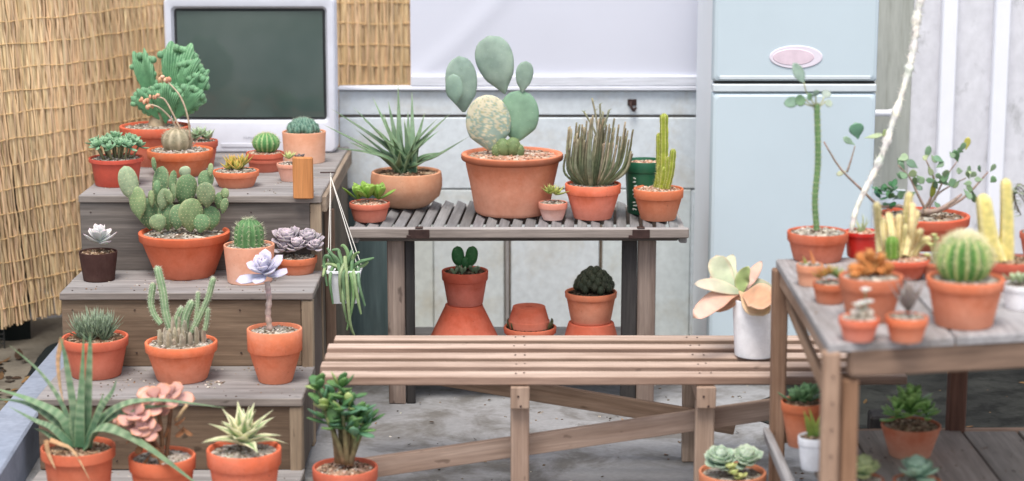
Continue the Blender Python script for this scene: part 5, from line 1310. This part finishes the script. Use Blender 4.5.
# ---------------- table shelf
o=potted('potted_succulent','orange terracotta pot with a dark green leafy rosette behind the front table leg','potted succulent',802,401,42,449,SZ+.001,mat='terra_new',style='std',tb=.62,rimh=.2,group=UND,sc=BROWN,tints=lambda pr:[(.98,.92,.9,1)]*len(pr))
mb=MB()
for (cx,cy) in ((802,399),(810,396),(796,402),(806,402)): rosette(mb,o.L(cx,cy,R.uniform(-.02,.02)),14,.05,.024,.009,.004,15,82,'spat',.3,G(70,110,70),G(116,150,110))
part(o,'rosettes',mb)
o=potted('potted_succulent','white pot with a yellow-green sprout on the table shelf','potted succulent',813,436,30,472,SZ+.001,mat='white_pot',style='std',tb=.74,rimh=.25,group=UND,sc=BROWN)
mb=MB()
for k in range(5): blade(mb,o.L(811+k*2,436),Vector((R.uniform(-.4,.4),R.uniform(-.3,.3),1)),FR,R.uniform(.04,.07),.007,.004,'long',.2,G(104,132,60),G(166,170,84))
part(o,'leaves',mb)
o=potted('potted_aeonium','pale-stained old terracotta pot with a bright green leafy rosette on the table shelf','potted succulent',911,424,60,461,SZ+.001,mat='terra_old',style='plain',tb=.7,group=UND,sc=BROWN,tints=lambda pr:[(.95,.86,.82,1)]*len(pr))
mb=MB()
for (cx,cy,n,sz) in ((910,414,26,1),(896,418,12,.7),(926,418,12,.7),(911,406,14,.8)): rosette(mb,o.L(cx,cy,R.uniform(-.02,.01)),n,.075*sz,.035*sz,.013*sz,.005,0,78,'spat',.35,G(92,140,72),G(150,186,110),cup=.2,rise=.025)
part(o,'rosette',mb,'leaf')
for i,(cx,cy,w,lab,c0,c1) in enumerate(((863,478,42,'blue-green rosette with a yellow heart in a pot low under the table',S(128,158,128),S(186,192,140)),(917,480,48,'wider blue-green rosette in a pot low under the table',S(120,154,138),S(164,190,170)))):
    o=potted('potted_echeveria',lab,'potted succulent',cx,cy,w,None,SZ+.001,Y=4.12,mat='terra',style='std',group=UND)
    mb=MB(); rosette(mb,o.L(cx,cy-3),26,.058 if i else .045,.022,.018,.006,6,78,'spat',.4,c0,c1,cup=.25,rise=.02); part(o,'rosette',mb,'waxy')

# ---------------- litter
mb=MB()
def crumbs(n,x0,x1,y0,y1,z,cols,s0=.0012,s1=.004):
    for _ in range(n):
        cx,cy=R.uniform(x0,x1),R.uniform(y0,y1)
        for _ in range(R.choice([1,1,2,5])): mb.blob((cx+R.gauss(0,.012),cy+R.gauss(0,.012),z+.0008),R.uniform(s0,s1),jit(R.choice(cols),.15),.6)
for z,y0,y1 in ((Z1,Y1,6.3),(Z2,Y2,Y1-.01),(Z3,Y3,Y2-.01),(Z4,Y4,Y3-.01)): crumbs(60,SX0+.02,SX1-.02,y0+.01,y1,z,GREY+BROWN)
crumbs(70,.66,1.3,4.1,4.75,RZ,BROWN+GREY); crumbs(60,.7,1.25,3.95,4.65,SZ,BROWN+DARKS); crumbs(220,-.45,1.6,4.6,6.5,0,GREY+DARKS,.002,.006)
q=at_z(215,384,Z3); crumbs(10,q.x-.02,q.x+.02,q.y-.02,q.y+.02,Z3,GREY,.003,.007)
o=mb.build('spilled_grit',M['soil']); o['kind']='stuff'; o['label']='spilled soil and grit crumbs on the steps, tables and ground'; o['category']='grit'
mb=MB()
def flake(x,y,z,s): 
    a=R.uniform(0,6.28); blade(mb,(x,y,z+.004),Vector((math.cos(a),math.sin(a),R.uniform(-.05,.3))),Z,s,s*R.uniform(.2,.4),.001,'oval',R.uniform(-1,1),*([jit(R.choice([S(96,74,54),S(120,92,62),S(70,56,46),S(146,116,84),S(60,52,46)]),.15)]*2),None,4,6)
for _ in range(150):
    x=R.uniform(-.4,1.7); y=R.uniform(4.7,6.4); flake(x,y,0,R.uniform(.006,.03)*(1 if R.random()<.3 else .6))
for _ in range(420):
    x=R.uniform(-2.2,-1.42); y=R.uniform(4.6,6.3); flake(x,y,R.uniform(0,.006),R.uniform(.015,.05))
o=mb.build('leaf_litter',M['debris']); o['kind']='stuff'; o['label']='dry leaf litter and crumbs scattered on the concrete ground'; o['category']='leaf litter'
# ================================================================== LIGHT AND CAMERA
EL,AZ=66,-18      # degrees; AZ measured from the camera's back, towards its left
w=bpy.data.worlds.new('World'); SC.world=w; w.use_nodes=True
nt=w.node_tree; sky=nt.nodes.new('ShaderNodeTexSky'); sky.sky_type='NISHITA'; sky.sun_disc=False
sky.sun_elevation=rad(EL); sky.sun_rotation=rad(180-AZ*-1); sky.air_density=1.0; sky.dust_density=2.5; sky.ozone_density=1.0
hs=nt.nodes.new('ShaderNodeHueSaturation'); hs.inputs['Saturation'].default_value=.5
nt.links.new(sky.outputs[0],hs.inputs['Color']); nt.links.new(hs.outputs[0],nt.nodes['Background'].inputs[0]); nt.nodes['Background'].inputs[1].default_value=.15
l=bpy.data.lights.new('sun','SUN'); l.energy=2.2; l.angle=rad(25); l.color=(1,.95,.88)
lo=bpy.data.objects.new('sun',l); COL.objects.link(lo)
dvec=Vector((math.sin(rad(AZ))*math.cos(rad(EL)),-math.cos(rad(AZ))*math.cos(rad(EL)),math.sin(rad(EL))))
lo.rotation_euler=dvec.to_track_quat('Z','Y').to_euler()
cam=bpy.data.cameras.new('camera'); co=bpy.data.objects.new('camera',cam); COL.objects.link(co)
co.location=(0,0,CH); co.rotation_euler=(PI/2-PITCH,0,0)
cam.sensor_width=36; cam.lens=36*F/1024; cam.clip_end=300; cam.clip_start=.05
cam.dof.use_dof=True; cam.dof.focus_distance=5.65; cam.dof.aperture_fstop=1.9; cam.dof.aperture_blades=0
SC.camera=co
SC.view_settings.view_transform='Standard'; SC.view_settings.look='None'; SC.view_settings.exposure=.55; SC.view_settings.gamma=1
SC.render.resolution_x=1024; SC.render.resolution_y=481
